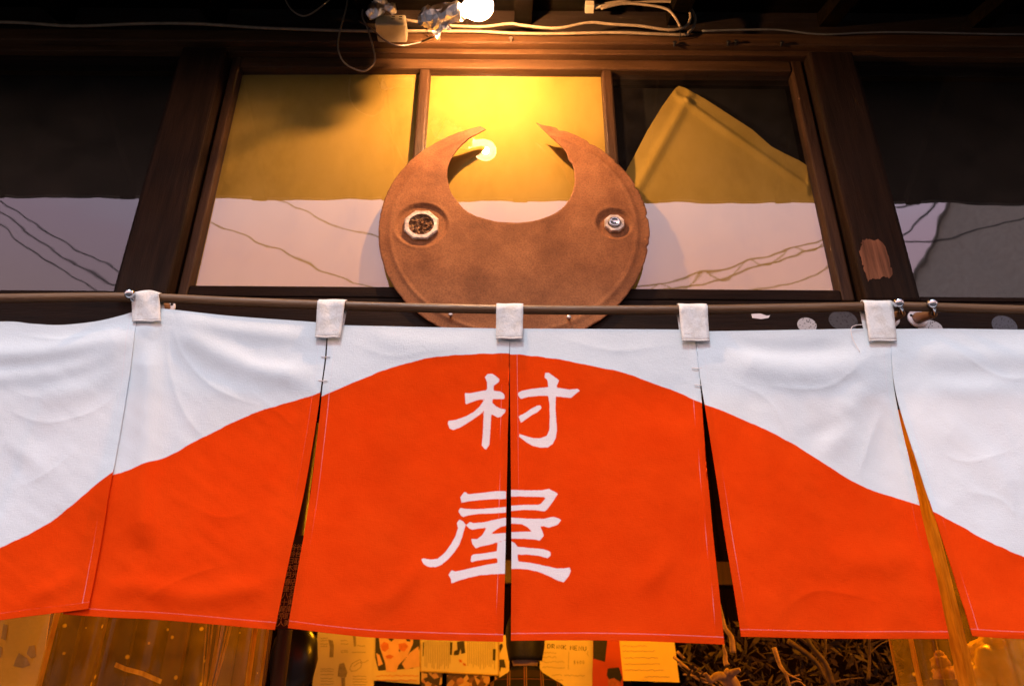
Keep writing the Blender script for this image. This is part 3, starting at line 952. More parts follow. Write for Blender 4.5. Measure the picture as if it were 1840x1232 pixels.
# stickers and paper scraps on the header beam
def disc_sticker(u, v, rx, rz, mat, lab, name='sticker'):
    q = P(u, v, 1.443)
    vs = [(q.x, 1.4427, q.z)]
    n = 24
    for k in range(n):
        a = 2 * math.pi * k / n
        vs.append((q.x + rx * math.cos(a), 1.4427, q.z + rz * math.sin(a)))
    back = [(x, 1.4433, z) for x, y, z in vs[1:]]
    o = build(name, vs + back, [(0, 1 + k, 1 + (k + 1) % n) for k in range(n)] + [(1 + k, n + 1 + k, n + 1 + (k + 1) % n, 1 + (k + 1) % n) for k in range(n)], mat)
    tag(o, lab, 'sticker', 'stickers on the header beam')
    return o
def mat_sticker(name, a, b, sc):
    mt, N, L, out = newmat(name)
    bb = principled(N, L, out, 0.4, 0, 0.4)
    v = N.new('ShaderNodeTexVoronoi'); v.inputs['Scale'].default_value = sc
    c = N.new('ShaderNodeTexCoord'); L.new(c.outputs['Object'], v.inputs['Vector'])
    r = ramp(N, L, v.outputs['Distance'], ((0.25, a), (0.4, b)))
    L.new(r.outputs[0], bb.inputs['Base Color'])
    return mt
M['st1'] = mat_sticker('pale_sticker', (0.10, 0.11, 0.12), (0.42, 0.45, 0.48), 210)
M['st2'] = mat_sticker('dark_sticker', (0.012, 0.013, 0.015), (0.035, 0.038, 0.042), 160)
M['st3'] = mat_sticker('grey_sticker', (0.02, 0.025, 0.032), (0.06, 0.075, 0.10), 240)
disc_sticker(1450, 584, 0.020, 0.018, M['st1'], 'pale round speckled sticker on the dark beam below the torn scrap')
disc_sticker(1515, 576, 0.030, 0.024, M['st2'], 'dark oval sticker on the beam beside the curtain loop')
disc_sticker(1805, 585, 0.026, 0.024, M['st3'], 'dim grey round sticker on the beam under the gabled house reflection')
disc_sticker(1672, 590, 0.026, 0.020, M['st1'], 'pale round sticker tucked behind the bracket with the clear white plate')
sc_ = MB()
outl = [(1350, 564), (1366, 563), (1378, 567), (1384, 566), (1381, 571), (1368, 573), (1352, 571)]
k = len(outl)
f0 = [P(u, v, 1.4424) for u, v in outl]; f1 = [p + Vector((0, .0008, 0)) for p in f0]
sc_.add(f0 + f1, [tuple(range(k))] + [(i, i + k, (i + 1) % k + k, (i + 1) % k) for i in range(k)])
o = sc_.done('paper_scrap', M['white_plate'])
tag(o, 'small torn white paper scrap stuck on the dark beam', 'paper scrap')

# ------------------------------------------------------------------ noren curtain
YC = 1.3485
noren = empty('noren_curtain', (0, YC, P(920, 590, YC).z))
tag(noren, 'split white shop curtain with a red hill and white brushed characters', 'curtain')
def zc(lst):  # glyph tracing: enlarged measurement -> photo measurement
    return [(720 + x / 2.8, 640 + y / 2.8) for x, y in lst]
G_LEFT = [zc(g) for g in (
    [(437, 92), (460, 90), (480, 102), (497, 118), (492, 132), (468, 150), (466, 182), (460, 240), (455, 300), (450, 380), (446, 440), (428, 467), (408, 445), (413, 390), (416, 320), (420, 250), (428, 180), (436, 160), (434, 130), (424, 108)],
    [(323, 186), (350, 187), (410, 176), (440, 172), (500, 178), (516, 186), (524, 200), (520, 215), (480, 216), (440, 215), (390, 220), (345, 235), (326, 243)],
    [(420, 220), (436, 240), (428, 262), (400, 292), (350, 325), (300, 355), (262, 368), (245, 360), (236, 335), (240, 322), (275, 318), (330, 300), (370, 278), (400, 250)],
    [(455, 228), (475, 248), (500, 262), (528, 265), (525, 280), (505, 302), (490, 307), (470, 297), (455, 290), (440, 270)],
    [(300, 705), (320, 678), (330, 680), (335, 690), (400, 683), (470, 675), (530, 674), (530, 714), (460, 714), (400, 718), (340, 725), (305, 733)],
    [(290, 775), (300, 758), (320, 762), (380, 765), (450, 760), (530, 754), (530, 782), (460, 786), (390, 788), (340, 795), (312, 804), (300, 795)],
    [(282, 835), (295, 815), (318, 830), (326, 845), (318, 870), (310, 900), (295, 940), (270, 980), (240, 1015), (205, 1045), (175, 1057), (140, 1057), (115, 1043), (103, 1018), (115, 1014), (150, 1020), (185, 1015), (220, 985), (250, 945), (275, 900), (288, 860)],
    [(328, 845), (348, 828), (365, 835), (420, 830), (470, 818), (530, 808), (530, 848), (500, 856), (470, 875), (450, 890), (530, 885), (530, 920), (490, 930), (440, 945), (400, 952), (378, 962), (360, 940), (355, 915), (385, 915), (410, 895), (425, 870), (430, 858), (390, 862), (360, 868), (345, 862)],
    [(488, 935), (530, 920), (530, 1090), (490, 1090), (487, 1040), (483, 980)],
    [(355, 1000), (365, 992), (410, 988), (450, 982), (490, 975), (490, 1010), (440, 1016), (390, 1022), (352, 1032)],
    [(240, 1097), (255, 1072), (275, 1080), (310, 1072), (370, 1058), (430, 1045), (490, 1035), (530, 1032), (530, 1090), (460, 1092), (400, 1097), (340, 1110), (290, 1125), (255, 1140), (252, 1115)])]
G_RIGHT = [zc(g) for g in (
    [(590, 184), (610, 174), (660, 165), (740, 158), (800, 162), (850, 170), (890, 166), (900, 176), (855, 212), (820, 208), (760, 202), (700, 200), (640, 205), (605, 214), (592, 200)],
    [(728, 85), (745, 84), (765, 100), (796, 122), (785, 150), (780, 200), (778, 260), (782, 320), (786, 370), (780, 410), (765, 440), (740, 458), (700, 458), (660, 447), (625, 425), (595, 400), (598, 388), (625, 398), (665, 410), (700, 412), (735, 400), (748, 370), (750, 300), (748, 240), (742, 200), (742, 150), (738, 120), (723, 108)],
    [(704, 248), (708, 262), (690, 280), (660, 295), (635, 312), (605, 333), (600, 320), (593, 300), (625, 285), (660, 262), (685, 250)],
    [(550, 668), (640, 672), (710, 672), (745, 665), (792, 688), (765, 730), (735, 770), (725, 778), (680, 772), (620, 770), (550, 775), (550, 748), (620, 745), (690, 745), (705, 740), (730, 712), (720, 706), (660, 704), (600, 702), (550, 702)],
    [(550, 808), (640, 815), (720, 815), (770, 805), (808, 820), (790, 845), (745, 860), (720, 852), (702, 853), (712, 875), (720, 900), (700, 925), (680, 920), (620, 915), (550, 915), (550, 882), (610, 880), (660, 880), (640, 858), (610, 842), (550, 838)],
    [(550, 925), (575, 938), (590, 960), (588, 1000), (590, 1030), (600, 1065), (550, 1065)],
    [(585, 955), (650, 962), (720, 968), (752, 980), (755, 1000), (740, 1013), (690, 1000), (640, 995), (600, 995), (580, 990)],
    [(550, 1030), (600, 1030), (660, 1038), (720, 1050), (780, 1064), (820, 1065), (850, 1060), (856, 1078), (845, 1105), (820, 1134), (795, 1128), (750, 1105), (690, 1080), (640, 1070), (600, 1066), (550, 1066)])]

PANELS = [
    dict(T=[(-160, 590), (0, 578), (60, 582), (110, 584), (170, 578), (215, 568), (248, 558)],
         B=[(-160, 1140), (0, 1114), (158, 1093)],
         L=[(-160, 590), (-160, 1140)], R=[(248, 558), (243, 620), (232, 690), (205, 850), (180, 980), (158, 1093)],
         red=[(-160, 1060), (0, 985), (60, 956), (100, 933), (150, 893), (197, 855), (240, 830)], y=-0.0022, hems='RB'),
    dict(T=[(240, 560), (262, 553), (300, 556), (420, 568), (560, 578), (588, 582)],
         B=[(111, 1102), (200, 1108), (300, 1114), (494, 1131)],
         L=[(240, 560), (215, 690), (180, 850), (140, 1000), (111, 1102)], R=[(588, 582), (584, 640), (578, 690), (562, 790), (536, 930), (494, 1131)],
         red=[(100, 880), (195, 856), (240, 842), (300, 820), (340, 797), (380, 776), (430, 752), (480, 733), (530, 720), (580, 705)], y=0.0006, hems='LRB'),
    dict(T=[(590, 582), (640, 585), (890, 590), (915, 590)],
         B=[(518, 1128), (600, 1138), (700, 1146), (904, 1152)],
         L=[(590, 582), (587, 640), (581, 690), (569, 790), (548, 950), (518, 1128)], R=[(915, 590), (914, 690), (911, 850), (908, 1000), (904, 1152)],
         red=[(510, 740), (578, 713), (640, 686), (700, 662), (740, 651), (780, 643), (850, 637), (920, 635)], y=0.0, hems='LRB', glyph=G_LEFT),
    dict(T=[(915.6, 590), (1220, 592), (1248, 594)],
         B=[(918, 1150), (1100, 1150), (1302, 1157)],
         L=[(915.6, 590), (916.5, 690), (918, 850), (919, 1000), (918, 1150)], R=[(1248, 594), (1251, 640), (1256, 690), (1268, 830), (1285, 1000), (1302, 1157)],
         red=[(910, 636), (960, 640), (1020, 649), (1100, 665), (1150, 680), (1200, 698), (1256, 722), (1310, 745)], y=0.0, hems='LRB', glyph=G_RIGHT),
    dict(T=[(1249, 594), (1270, 595), (1450, 592), (1555, 590), (1600, 590)],
         B=[(1332, 1143), (1500, 1146), (1706, 1147)],
         L=[(1249, 594), (1253, 640), (1260, 690), (1282, 830), (1305, 980), (1332, 1143)], R=[(1600, 590), (1606, 690), (1640, 850), (1668, 980), (1706, 1147)],
         red=[(1250, 720), (1263, 726), (1330, 752), (1400, 785), (1450, 812), (1490, 838), (1520, 856), (1550, 872), (1580, 884), (1650, 907), (1720, 930)], y=0.0, hems='LRB'),
    dict(T=[(1600.5, 591), (1700, 590), (1840, 592), (2010, 594)],
         B=[(1748, 1142), (1840, 1147), (2070, 1152)],
         L=[(1600.5, 591), (1608, 690), (1655, 850), (1700, 990), (1748, 1142)], R=[(2010, 594), (2070, 1152)],
         red=[(1600, 880), (1675, 918), (1720, 941), (1780, 974), (1840, 1000), (2070, 1090)], y=0.001, hems='LB'),
]
# folds: (points, half width, height towards the street), in photo measures
FOLDS = [
    ([(262, 590), (190, 618), (100, 634), (0, 642), (-150, 650)], 20, 0.010),
    ([(255, 600), (200, 640), (120, 668), (20, 680), (-150, 690)], 16, 0.005),
    ([(245, 600), (215, 655), (150, 700), (60, 712)], 20, 0.004),
    ([(300, 572), (350, 612), (430, 650), (520, 672), (580, 684)], 24, 0.009),
    ([(300, 566), (400, 590), (500, 602), (570, 606)], 16, 0.005),
    ([(272, 600), (268, 700), (262, 850), (250, 1000)], 22, 0.010),
    ([(560, 660), (480, 650), (400, 620)], 18, -0.004),
    ([(640, 600), (760, 622), (880, 620)], 22, 0.003),
    ([(1290, 640), (1380, 662), (1480, 668), (1590, 640)], 26, 0.007),
    ([(1290, 612), (1400, 630), (1540, 622)], 16, -0.004),
    ([(1590, 660), (1540, 720), (1500, 790), (1470, 850)], 26, 0.005),
    ([(1570, 720), (1510, 760), (1430, 800)], 18, -0.003),
    ([(1620, 620), (1700, 640), (1840, 640), (2000, 650)], 24, 0.006),
    ([(1640, 690), (1740, 700), (1840, 694)], 20, 0.004),
    ([(1660, 740), (1730, 790), (1800, 860), (1840, 920)], 26, 0.005),
    ([(0, 690), (60, 715), (110, 700)], 14, 0.003),
    ([(0, 770), (70, 830), (110, 845)], 22, 0.004),
    ([(110, 760), (60, 800), (20, 900)], 22, -0.003),
    ([(160, 1060), (250, 1055), (350, 1075), (440, 1060), (500, 1040)], 22, 0.005),
    ([(210, 940), (260, 1000), (280, 1060)], 24, -0.004),
    ([(30, 1090), (90, 1060), (160, 1020)], 16, 0.004),
    ([(1450, 1000), (1560, 1010), (1660, 1000)], 26, 0.003),
    ([(310, 575), (330, 640), (390, 700), (470, 730)], 12, 0.004),
    ([(300, 585), (305, 660), (330, 740), (380, 800)], 14, 0.004),
    ([(430, 690), (500, 740), (560, 800)], 10, 0.002),
    ([(30, 600), (110, 612), (200, 596)], 10, 0.004),
    ([(0, 730), (80, 760), (170, 740), (230, 690)], 12, 0.003),
    ([(20, 880), (90, 850), (150, 800)], 10, 0.0025),
    ([(1300, 680), (1380, 720), (1420, 790)], 12, 0.003),
    ([(1560, 640), (1500, 690), (1440, 700), (1360, 690)], 9, 0.003),
    ([(1590, 720), (1560, 800), (1540, 870)], 12, 0.003),
    ([(1700, 620), (1780, 670), (1840, 680), (1980, 660)], 10, 0.004),
    ([(1670, 800), (1740, 830), (1840, 800)], 12, 0.003),
    ([(1720, 880), (1800, 900), (1840, 960)], 10, 0.003),
    ([(620, 610), (700, 640), (780, 630)], 10, 0.0018),
    ([(1000, 605), (1100, 630), (1200, 620)], 10, 0.0020),
    ([(640, 1100), (720, 1060), (760, 990)], 18, 0.0022),
    ([(1120, 1080), (1180, 1030), (1220, 960)], 18, 0.0022),
    ([(1400, 1100), (1470, 1060), (1580, 1080)], 12, 0.003),
    ([(240, 1090), (330, 1040), (420, 1010)], 10, 0.0028),
    ([(330, 900), (400, 930), (480, 900)], 14, 0.0025),
]
def seg_dist(px, py, pts):
    d2 = np.full(px.shape, 1e12)
    for (ax, ay), (bx, by) in zip(pts, pts[1:]):
        ex, ey = bx - ax, by - ay
        t = np.clip(((px - ax) * ex + (py - ay) * ey) / (ex * ex + ey * ey), 0, 1)
        d2 = np.minimum(d2, (px - ax - ex * t) ** 2 + (py - ay - ey * t) ** 2)
    return np.sqrt(d2)
def cloth_dy(px, py, pi):
    """depth of the cloth, negative towards the street"""
    dy = np.zeros(px.shape)
    for pts, w, h in FOLDS:
        sp = [(q.x, q.y) for q in spline([Vector((a, b, 0)) for a, b in pts], 5)]
        d = seg_dist(px, py, sp)
        ends = np.minimum(np.hypot(px - sp[0][0], py - sp[0][1]), np.hypot(px - sp[-1][0], py - sp[-1][1]))
        env = np.clip(ends / 60.0, 0.25, 1)
        dy -= (h * np.exp(-(d / w) ** 2) if w > 14 else 0.5 * h * np.exp(-d / (w * 0.7))) * env
    top = np.clip((py - 585) / 120.0, 0, 1)
    dy += 0.004 * top * vnoise(px / 170.0 + 11, py / 210.0 + 3, 21)
    dy += 0.0014 * top * vnoise(px / 62.0 + 5, py / 80.0 + 7, 22)
    dy += 0.0003 * top * vnoise(px / 27.0 + 15, py / 24.0 + 17, 24)
    wr = vnoise((px * 0.8 + py * 0.6) / 46.0 + 40, (py * 0.8 - px * 0.6) / 15.0 + 50, 23)
    amt = 0.00035 if pi in (0, 1, 4, 5) else 0.00015
    dy += amt * wr * top
    return dy

def edge_fn(pts):
    pts = [Vector((a, b, 0)) for a, b in pts]
    dense = spline(pts, 12) if len(pts) > 2 else [pts[0].lerp(pts[1], i / 12) for i in range(13)]
    arr = np.array([(p.x, p.y) for p in dense])
    s = np.concatenate([[0], np.cumsum(np.hypot(*np.diff(arr, axis=0).T))])
    s /= s[-1]
    return lambda t: (np.interp(t, s, arr[:, 0]), np.interp(t, s, arr[:, 1]))

for pi, pd in enumerate(PANELS):
    T, Bf, Lf, Rf = (edge_fn(pd[k]) for k in 'TBLR')
    nu, nv = (150 if pi in (0, 5) else 132), 216
    u = np.linspace(0, 1, nu); v = np.linspace(0, 1, nv)
    UU, VV = np.meshgrid(u, v)
    def coons(i):
        t_, b_, l_, r_ = T(UU)[i], Bf(UU)[i], Lf(VV)[i], Rf(VV)[i]
        c00, c10, c01, c11 = T(0.0)[i], T(1.0)[i], Bf(0.0)[i], Bf(1.0)[i]
        return (1 - VV) * t_ + VV * b_ + (1 - UU) * l_ + UU * r_ - ((1 - UU) * (1 - VV) * c00 + UU * (1 - VV) * c10 + (1 - UU) * VV * c01 + UU * VV * c11)
    px, py = coons(0).ravel(), coons(1).ravel()
    tilt = {0: -0.016, 1: -0.013, 2: 0.0, 3: 0.002, 4: -0.016, 5: -0.06}[pi] * np.clip((py - 600) / 540, 0, 1)
    X, Z = Pn(px, py, YC + tilt)
    dy = tilt + cloth_dy(px, py, pi) + pd['y'] * np.clip((py - 560) / 60, 0.4, 1)
    # the free side edges curl a touch inwards below the slit tops
    Y = YC + dy
    verts = np.stack([X, Y, Z], 1)
    idx = np.arange(nu * nv).reshape(nv, nu)
    quads = np.stack([idx[:-1, :-1].ravel(), idx[1:, :-1].ravel(), idx[1:, 1:].ravel(), idx[:-1, 1:].ravel()], 1)
    me = bpy.data.meshes.new('panel')
    me.from_pydata(verts.tolist(), [], quads.tolist())
    me.update()
    # printed pattern
    red = np.array(pd['red'], float)
    rs = spline([Vector((a, b, 0)) for a, b in pd['red']], 8)
    rx, ry = np.array([q.x for q in rs]), np.array([q.y for q in rs])
    vb = np.interp(px, rx, ry)
    slope = np.interp(px + 4, rx, ry) - np.interp(px - 4, rx, ry)
    sd = (py - vb) * np.cos(np.arctan(slope / 8)) + 0.9 * vnoise(px / 17.0, py / 29.0, 31)
    sg = np.full(px.shape, -50.0)
    for g in pd.get('glyph', ()):
        gs = [(q.x, q.y) for q in [Vector((a, b, 0)) for a, b in g]]
        sg = np.maximum(sg, sd_poly(px, py, gs))
    # hem stitching: distance from the free edges
    ppm = 960.0
    dl = np.hypot(px - Lf(VV.ravel())[0], 0)
    dr = np.hypot(px - Rf(VV.ravel())[0], 0)
    db = np.abs(py - Bf(UU.ravel())[1])
    st = np.full(px.shape, -9.0)
    hem = 13.0
    lowlim = py < Bf(UU.ravel())[1] - hem + 2
    if 'L' in pd['hems']: st = np.maximum(st, np.where(lowlim, 1.0 - np.abs(dl - hem), -9))
    if 'R' in pd['hems']: st = np.maximum(st, np.where(lowlim, 1.0 - np.abs(dr - hem), -9))
    st = np.maximum(st, 1.0 - np.abs(db - hem))
    for nm, arr in (('sd', sd), ('sg', sg), ('st', np.maximum(st, -9))):
        at = me.attributes.new(nm, 'FLOAT', 'POINT')
        at.data.foreach_set('value', arr.astype(np.float32))
    po = link('panel', me, M['cloth'], noren, True)
    po['label'] = ['overlapping end panel, white above red', 'white panel with creases running from the loop', 'middle panel with the strokes of the characters ending at the slit',
                   'middle panel with the box strokes of the characters', 'panel with the falling slope of the red hill', 'end panel beyond the wide slit'][pi]
    # folded hem on the back
    hv, hf = [], []
    def hemstrip(ii, jj):
        b0 = len(hv)
        for a_, b_ in zip(ii, jj):
            p0, p1 = verts[a_], verts[b_]
            hv.append((p0[0], p0[1] + 0.0002, p0[2])); hv.append((p0[0], p0[1] + 0.0016, p0[2])); hv.append((p1[0], p1[1] + 0.0014, p1[2]))
        for q in range(len(ii) - 1):
            c = b0 + q * 3
            hf.append((c, c + 1, c + 4, c + 3)); hf.append((c + 1, c + 2, c + 5, c + 4))
    hemstrip(idx[-1, :], idx[-5, :])
    if 'L' in pd['hems']: hemstrip(idx[:, 0], idx[:, 5])
    if 'R' in pd['hems']: hemstrip(idx[:, -1], idx[:, -6])
    hme = bpy.data.meshes.new('hem'); hme.from_pydata(hv, [], hf); hme.update()
    hat = {}
    at = hme.attributes.new('sd', 'FLOAT', 'POINT')
    hpx = np.array(hv)
    # colour of the hem follows the print on the front
    zred = np.interp(hpx[:, 0], *(lambda xz: (xz[0][np.argsort(xz[0])], xz[1][np.argsort(xz[0])]))(Pn(rx, ry, YC)))
    at.data.foreach_set('value', ((zred - hpx[:, 2]) * 900).astype(np.float32))
    for nm in ('sg', 'st'):
        at = hme.attributes.new(nm, 'FLOAT', 'POINT')
        at.data.foreach_set('value', np.full(len(hv), -9, np.float32))
    link('hem', hme, M['cloth'], po, True)

# hanging loops over the rod
LOOPS = [((240, 290), (238, 289), 524, 578), ((573, 622), (566, 611), 541, 607), ((892, 940), (891, 939), 548, 609), ((1218, 1269), (1226, 1275), 549, 613), ((1550, 1602), (1562, 1611), 545, 613)]
for li, ((ul, ur), (bl, br), vt, vb) in enumerate(LOOPS):
    xt0, xt1 = P(ul, vt + 12, YR).x, P(ur, vt + 12, YR).x
    zb0 = P((bl + br) / 2, vb, YC - 0.008).z
    xb0, xb1 = P(bl, vb, YC - 0.008).x, P(br, vb, YC - 0.008).x
    zr = rod_z((xt0 + xt1) / 2)
    rr = 0.0112
    prof = []  # (y, z, k) k: 0 at the rod, 1 at the bottom
    for s in range(9):
        k = 1 - s / 8
        prof.append((YC - 0.0075 - 0.004 * (1 - k) ** 2, zb0 + (zr - zb0) * (1 - k), k))
    for s in range(1, 12):
        a = math.pi + math.pi * -s / 11
        prof.append((YR + rr * math.cos(a), zr + rr * math.sin(a), 0))
    for s in range(1, 8):
        k = s / 7
        prof.append((YR + rr * (1 - k) + 0.004 * k, zr + (zb0 + 0.02 - zr) * k, k))
    W = 9
    vs, fs = [], []
    random.seed(li + 20)
    ph = random.random() * 6
    crumple = 0.0038 if li == 0 else (0.0030, 0.0018, 0.0026, 0.0022)[li - 1]
    for i, (y, z, k) in enumerate(prof):
        for j in range(W):
            t = j / (W - 1)
            x = (xt0 + (xt1 - xt0) * t) * (1 - k) + (xb0 + (xb1 - xb0) * t) * k
            off = crumple * math.sin(t * 7 + ph + i * 0.5) * (1 if i < 9 else 0.3)
            skew = (br - bl) * 0
            vs.append((x, y + off * (1 - k) - (0.001 if i < 9 else 0), z + (0.004 * math.sin(t * 5 + ph) if (8 < i < 20 and li == 0) else 0)))
    for i in range(len(prof) - 1):
        for j in range(W - 1):
            fs.append((i * W + j, i * W + j + 1, (i + 1) * W + j + 1, (i + 1) * W + j))
    o = build('hanging_loop', vs, fs, M['tab'], noren, True)
    s_ = o.modifiers.new('thick', 'SOLIDIFY'); s_.thickness = 0.0018; s_.offset = 0
    if li == 0: o['label'] = 'crumpled loop folded over the rod at its bracket'
    # sewn-down end: rolled fold and a stitch line
    f_ = MB()
    f_.tube([(xb0 + (xb1 - xb0) * t, YC - 0.0088, zb0 + 0.0015 + 0.0006 * math.sin(9 * t + ph)) for t in np.linspace(0, 1, 9)], 0.0018, 8)
    f_.done('loop_fold', M['tab'], o, True)
    stl = MB()
    for q in range(7):
        t0, t1 = 0.1 + q * 0.115, 0.1 + q * 0.115 + 0.07
        zz = zb0 + 0.016
        stl.tube([(xb0 + (xb1 - xb0) * t0, YC - 0.0094, zz), (xb0 + (xb1 - xb0) * t1, YC - 0.0094, zz)], 0.0004, 5)
    so = stl.done('stitch_line', M['thread'], o)
    so['kind'] = 'stuff'
# bar tacks across the slits
for u0, u1, v in ((577, 593, 640), (572, 588, 683), (1243, 1261, 661), (1248, 1266, 691)):
    t_ = MB()
    dyv = float(cloth_dy(np.array([u0 * 1.0]), np.array([v * 1.0]), 2)[0])
    t_.tube([P(u0, v, YC + dyv - 0.002), P((u0 + u1) / 2, v + 1, YC + dyv - 0.0025), P(u1, v, YC + dyv - 0.002)], 0.0008, 6)
    t_.done('bar_tack', M['thread'], noren)
# loose thread by the loop on the bare-patched post
cable('loose_thread', [(1552, 583), (1535, 585), (1529, 592), (1533, 610), (1545, 632)], YC - 0.006, 0.0006, M['thread'], noren, 5)

# ------------------------------------------------------------------ lit bulb, foil, cables under the eave
YBU = 1.232
bulb_c = P(862, 12, YBU)
sock = P(777, 31, YBU + 0.050)
ax = (bulb_c - sock).normalized()
lampo = empty('bare_bulb', sock)
tag(lampo, 'lit bare bulb in a foil-wrapped socket above the crescent disc', 'light bulb')
m1 = MB()
m1.lathe(bulb_c - ax * 0.050, ax, [(0, .011), (.008, .013), (.018, .019), (.030, .0265), (.042, .0300), (.052, .0305), (.064, .0275), (.074, .0200), (.080, .009), (.0815, .001)], 24)
m1.done('glass_globe', M['globe'], lampo, True)
bm_ = bmesh.new(); bmesh.ops.create_uvsphere(bm_, u_segments=16, v_segments=10, radius=0.0085)
bmesh.ops.translate(bm_, verts=bm_.verts, vec=bulb_c)
me_ = bpy.data.meshes.new('filament'); bm_.to_mesh(me_); bm_.free(); link('filament', me_, M['lamp'], lampo, True)
m1 = MB(); m1.lathe(bulb_c - ax * 0.078, ax, [(0, .0105), (.006, .0125), (.027, .0125), (.0275, .010)], 16)
m1.done('screw_cap', M['screw'], lampo, True)
def foil(name, path, radii, seed, parent, n=14):
    pts = spline(path, 7)
    mb_ = MB()
    k = len(pts)
    rad = [np.interp(i / (k - 1), np.linspace(0, 1, len(radii)), radii) for i in range(k)]
    mb_.tube(pts, [float(r) for r in rad], n)
    vs2 = []
    for v_ in mb_.v:
        q = Vector(v_)
        d = Vector((mnoise.noise(q * 70 + Vector((seed, 0, 0))), mnoise.noise(q * 70 + Vector((0, seed, 5))), mnoise.noise(q * 70 + Vector((3, 0, seed)))))
        e = Vector((mnoise.noise(q * 190 + Vector((seed, 0, 0))), mnoise.noise(q * 190 + Vector((0, seed, 5))), mnoise.noise(q * 190 + Vector((3, 0, seed)))))
        vs2.append(tuple(q + d * 0.010 + e * 0.004))
    mb_.v = vs2
    return mb_.done(name, M['foil'], parent, False)
foil('foil_wrap', [sock - ax * 0.040, sock - ax * 0.018, sock + ax * 0.012, bulb_c - ax * 0.043], [0.008, 0.018, 0.026, 0.025, 0.0165], 4.2, lampo)
foil('foil_tail', [P(782, 66, YBU + .06), P(792, 55, YBU + .055), P(804, 44, YBU + .05)], [0.009, 0.007, 0.006], 8.2, lampo, 10)
foil('foil_flap', [P(803, 42, YBU + .05), P(806, 28, YBU + .045), P(813, 18, YBU + .04)], [0.007, 0.006, 0.003], 1.2, lampo, 8)
cable('lead_wire', [(645, 38, 0.05), (668, 52, 0.03), (688, 70, 0.0), (712, 82), (745, 79, .03), (770, 70, .05), (786, 62, .07)], YBU + .03, 0.0022, M['cable_k'], lampo)

# power strip, with its foil-wrapped plug
ps = empty('power_strip', P(703, 50, 1.40))
tag(ps, 'aged white power strip fixed above the lintel', 'power strip')
c0, c1 = P(674, 46, 1.372), P(728, 46, 1.372)
zt = P(700, 14, 1.372).z
zb_ = P(700, 48, 1.372).z
boxo('strip_body', (c0.x, 1.366, zb_), (c1.x, 1.4615, zb_ + 0.036), M['plastic'], ps, 0.004)
for q in range(2):
    for w_ in range(2):
        xq = c0.x + 0.040 + q * 0.018
        boxo('socket_slot', (xq, 1.3652, zb_ + 0.018 + 0.008 * w_), (xq + 0.008, 1.3664, zb_ + 0.0205 + 0.008 * w_), M['dark'], ps, 0)
pf = foil('foil_bundle', [P(664, 30, 1.36), P(676, 18, 1.352), P(684, 4, 1.36), P(690, -14, 1.37)], [0.012, 0.017, 0.014, 0.012], 6.6, None)
tag(pf, 'crumpled foil bundle hanging beside the power strip', 'foil bundle')
pf2 = foil('foil_ball', [P(696, 14, 1.352), P(706, 20, 1.352)], [0.008, 0.010, 0.007], 16.6, None, 10)
tag(pf2, 'small crumpled foil knob stuck on the power strip', 'foil knob')

def topcable(name, pts, y, r, mat, lab):
    o = cable(name, pts, y, r, mat)
    tag(o, lab, 'cable', 'cables above the lintel')
    return o
topcable('cable', [(-250, 42), (0, 40), (130, 47), (250, 43), (350, 43), (460, 50), (540, 53), (640, 56), (770, 56), (860, 57), (920, 60), (1000, 61), (1110, 59), (1222, 63), (1238, 58), (1248, 44), (1247, 26), (1232, 8), (1205, 1), (1150, -1), (1085, 8), (1066, 15)], 1.409, 0.0040, M['cable_w'],
         'pale cable running the whole lintel and looping back at the dark wall')
topcable('cable', [(728, 36), (775, 43), (820, 47), (870, 48), (915, 43), (940, 46), (1000, 51), (1058, 41), (1100, 44), (1150, 47), (1200, 54), (1228, 50), (1240, 36), (1238, 20), (1222, 6), (1180, 3), (1110, 8), (1075, 12)], 1.400, 0.0038, M['cable_w'],
         'wavy pale cable from the power strip towards the looped end')
topcable('cable', [(1222, 48), (1212, 30), (1196, 16), (1160, 9), (1120, 7), (1080, 16)], 1.392, 0.0034, M['cable_w'], 'short pale cable curled inside the looped end')
topcable('cable', [(1262, 56), (1330, 54), (1400, 54), (1480, 62), (1600, 58), (1840, 62), (2050, 60)], 1.410, 0.0026, M['cable_g'], 'thin grey cable along the dark end of the lintel')
topcable('cable', [(628, -20), (622, 15), (610, 60), (608, 90), (620, 114), (645, 127), (660, 126), (673, 112), (672, 92), (660, 50), (651, 25), (660, -20)], 1.395, 0.0022, M['cable_w'], 'thin pale cord hanging in a long loop below the lintel')
topcable('cable', [(505, -20), (518, 10), (535, 26), (552, 28), (575, 14), (610, -15)], 1.40, 0.0022, M['cable_w'], 'thin pale cord hanging in a shallow loop at the top edge')
pl_ = MB(); q = P(1060, 13, 1.40)
pl_.box((q.x - .012, 1.388, q.z - .010), (q.x + .010, 1.412, q.z + .010)); pl_.tube([q + Vector((.01, 0, 0)), q + Vector((.028, 0, .002))], [.008, .004], 10)
tag(pl_.done('plug', M['plastic'], None, False, .003), 'small brown plug at the end of the looped cables', 'plug')
for u, v in ((769, 56), (1202, 51), (1222, 62)):
    q = P(u, v, 1.405)
    t_ = MB(); t_.tube([(q.x, 1.418, q.z - .007), (q.x, 1.402, q.z - .006), (q.x, 1.400, q.z), (q.x, 1.402, q.z + .006), (q.x, 1.418, q.z + .007)], 0.0012, 6)
    t_.done('cable_staple', M['dark'], shop)

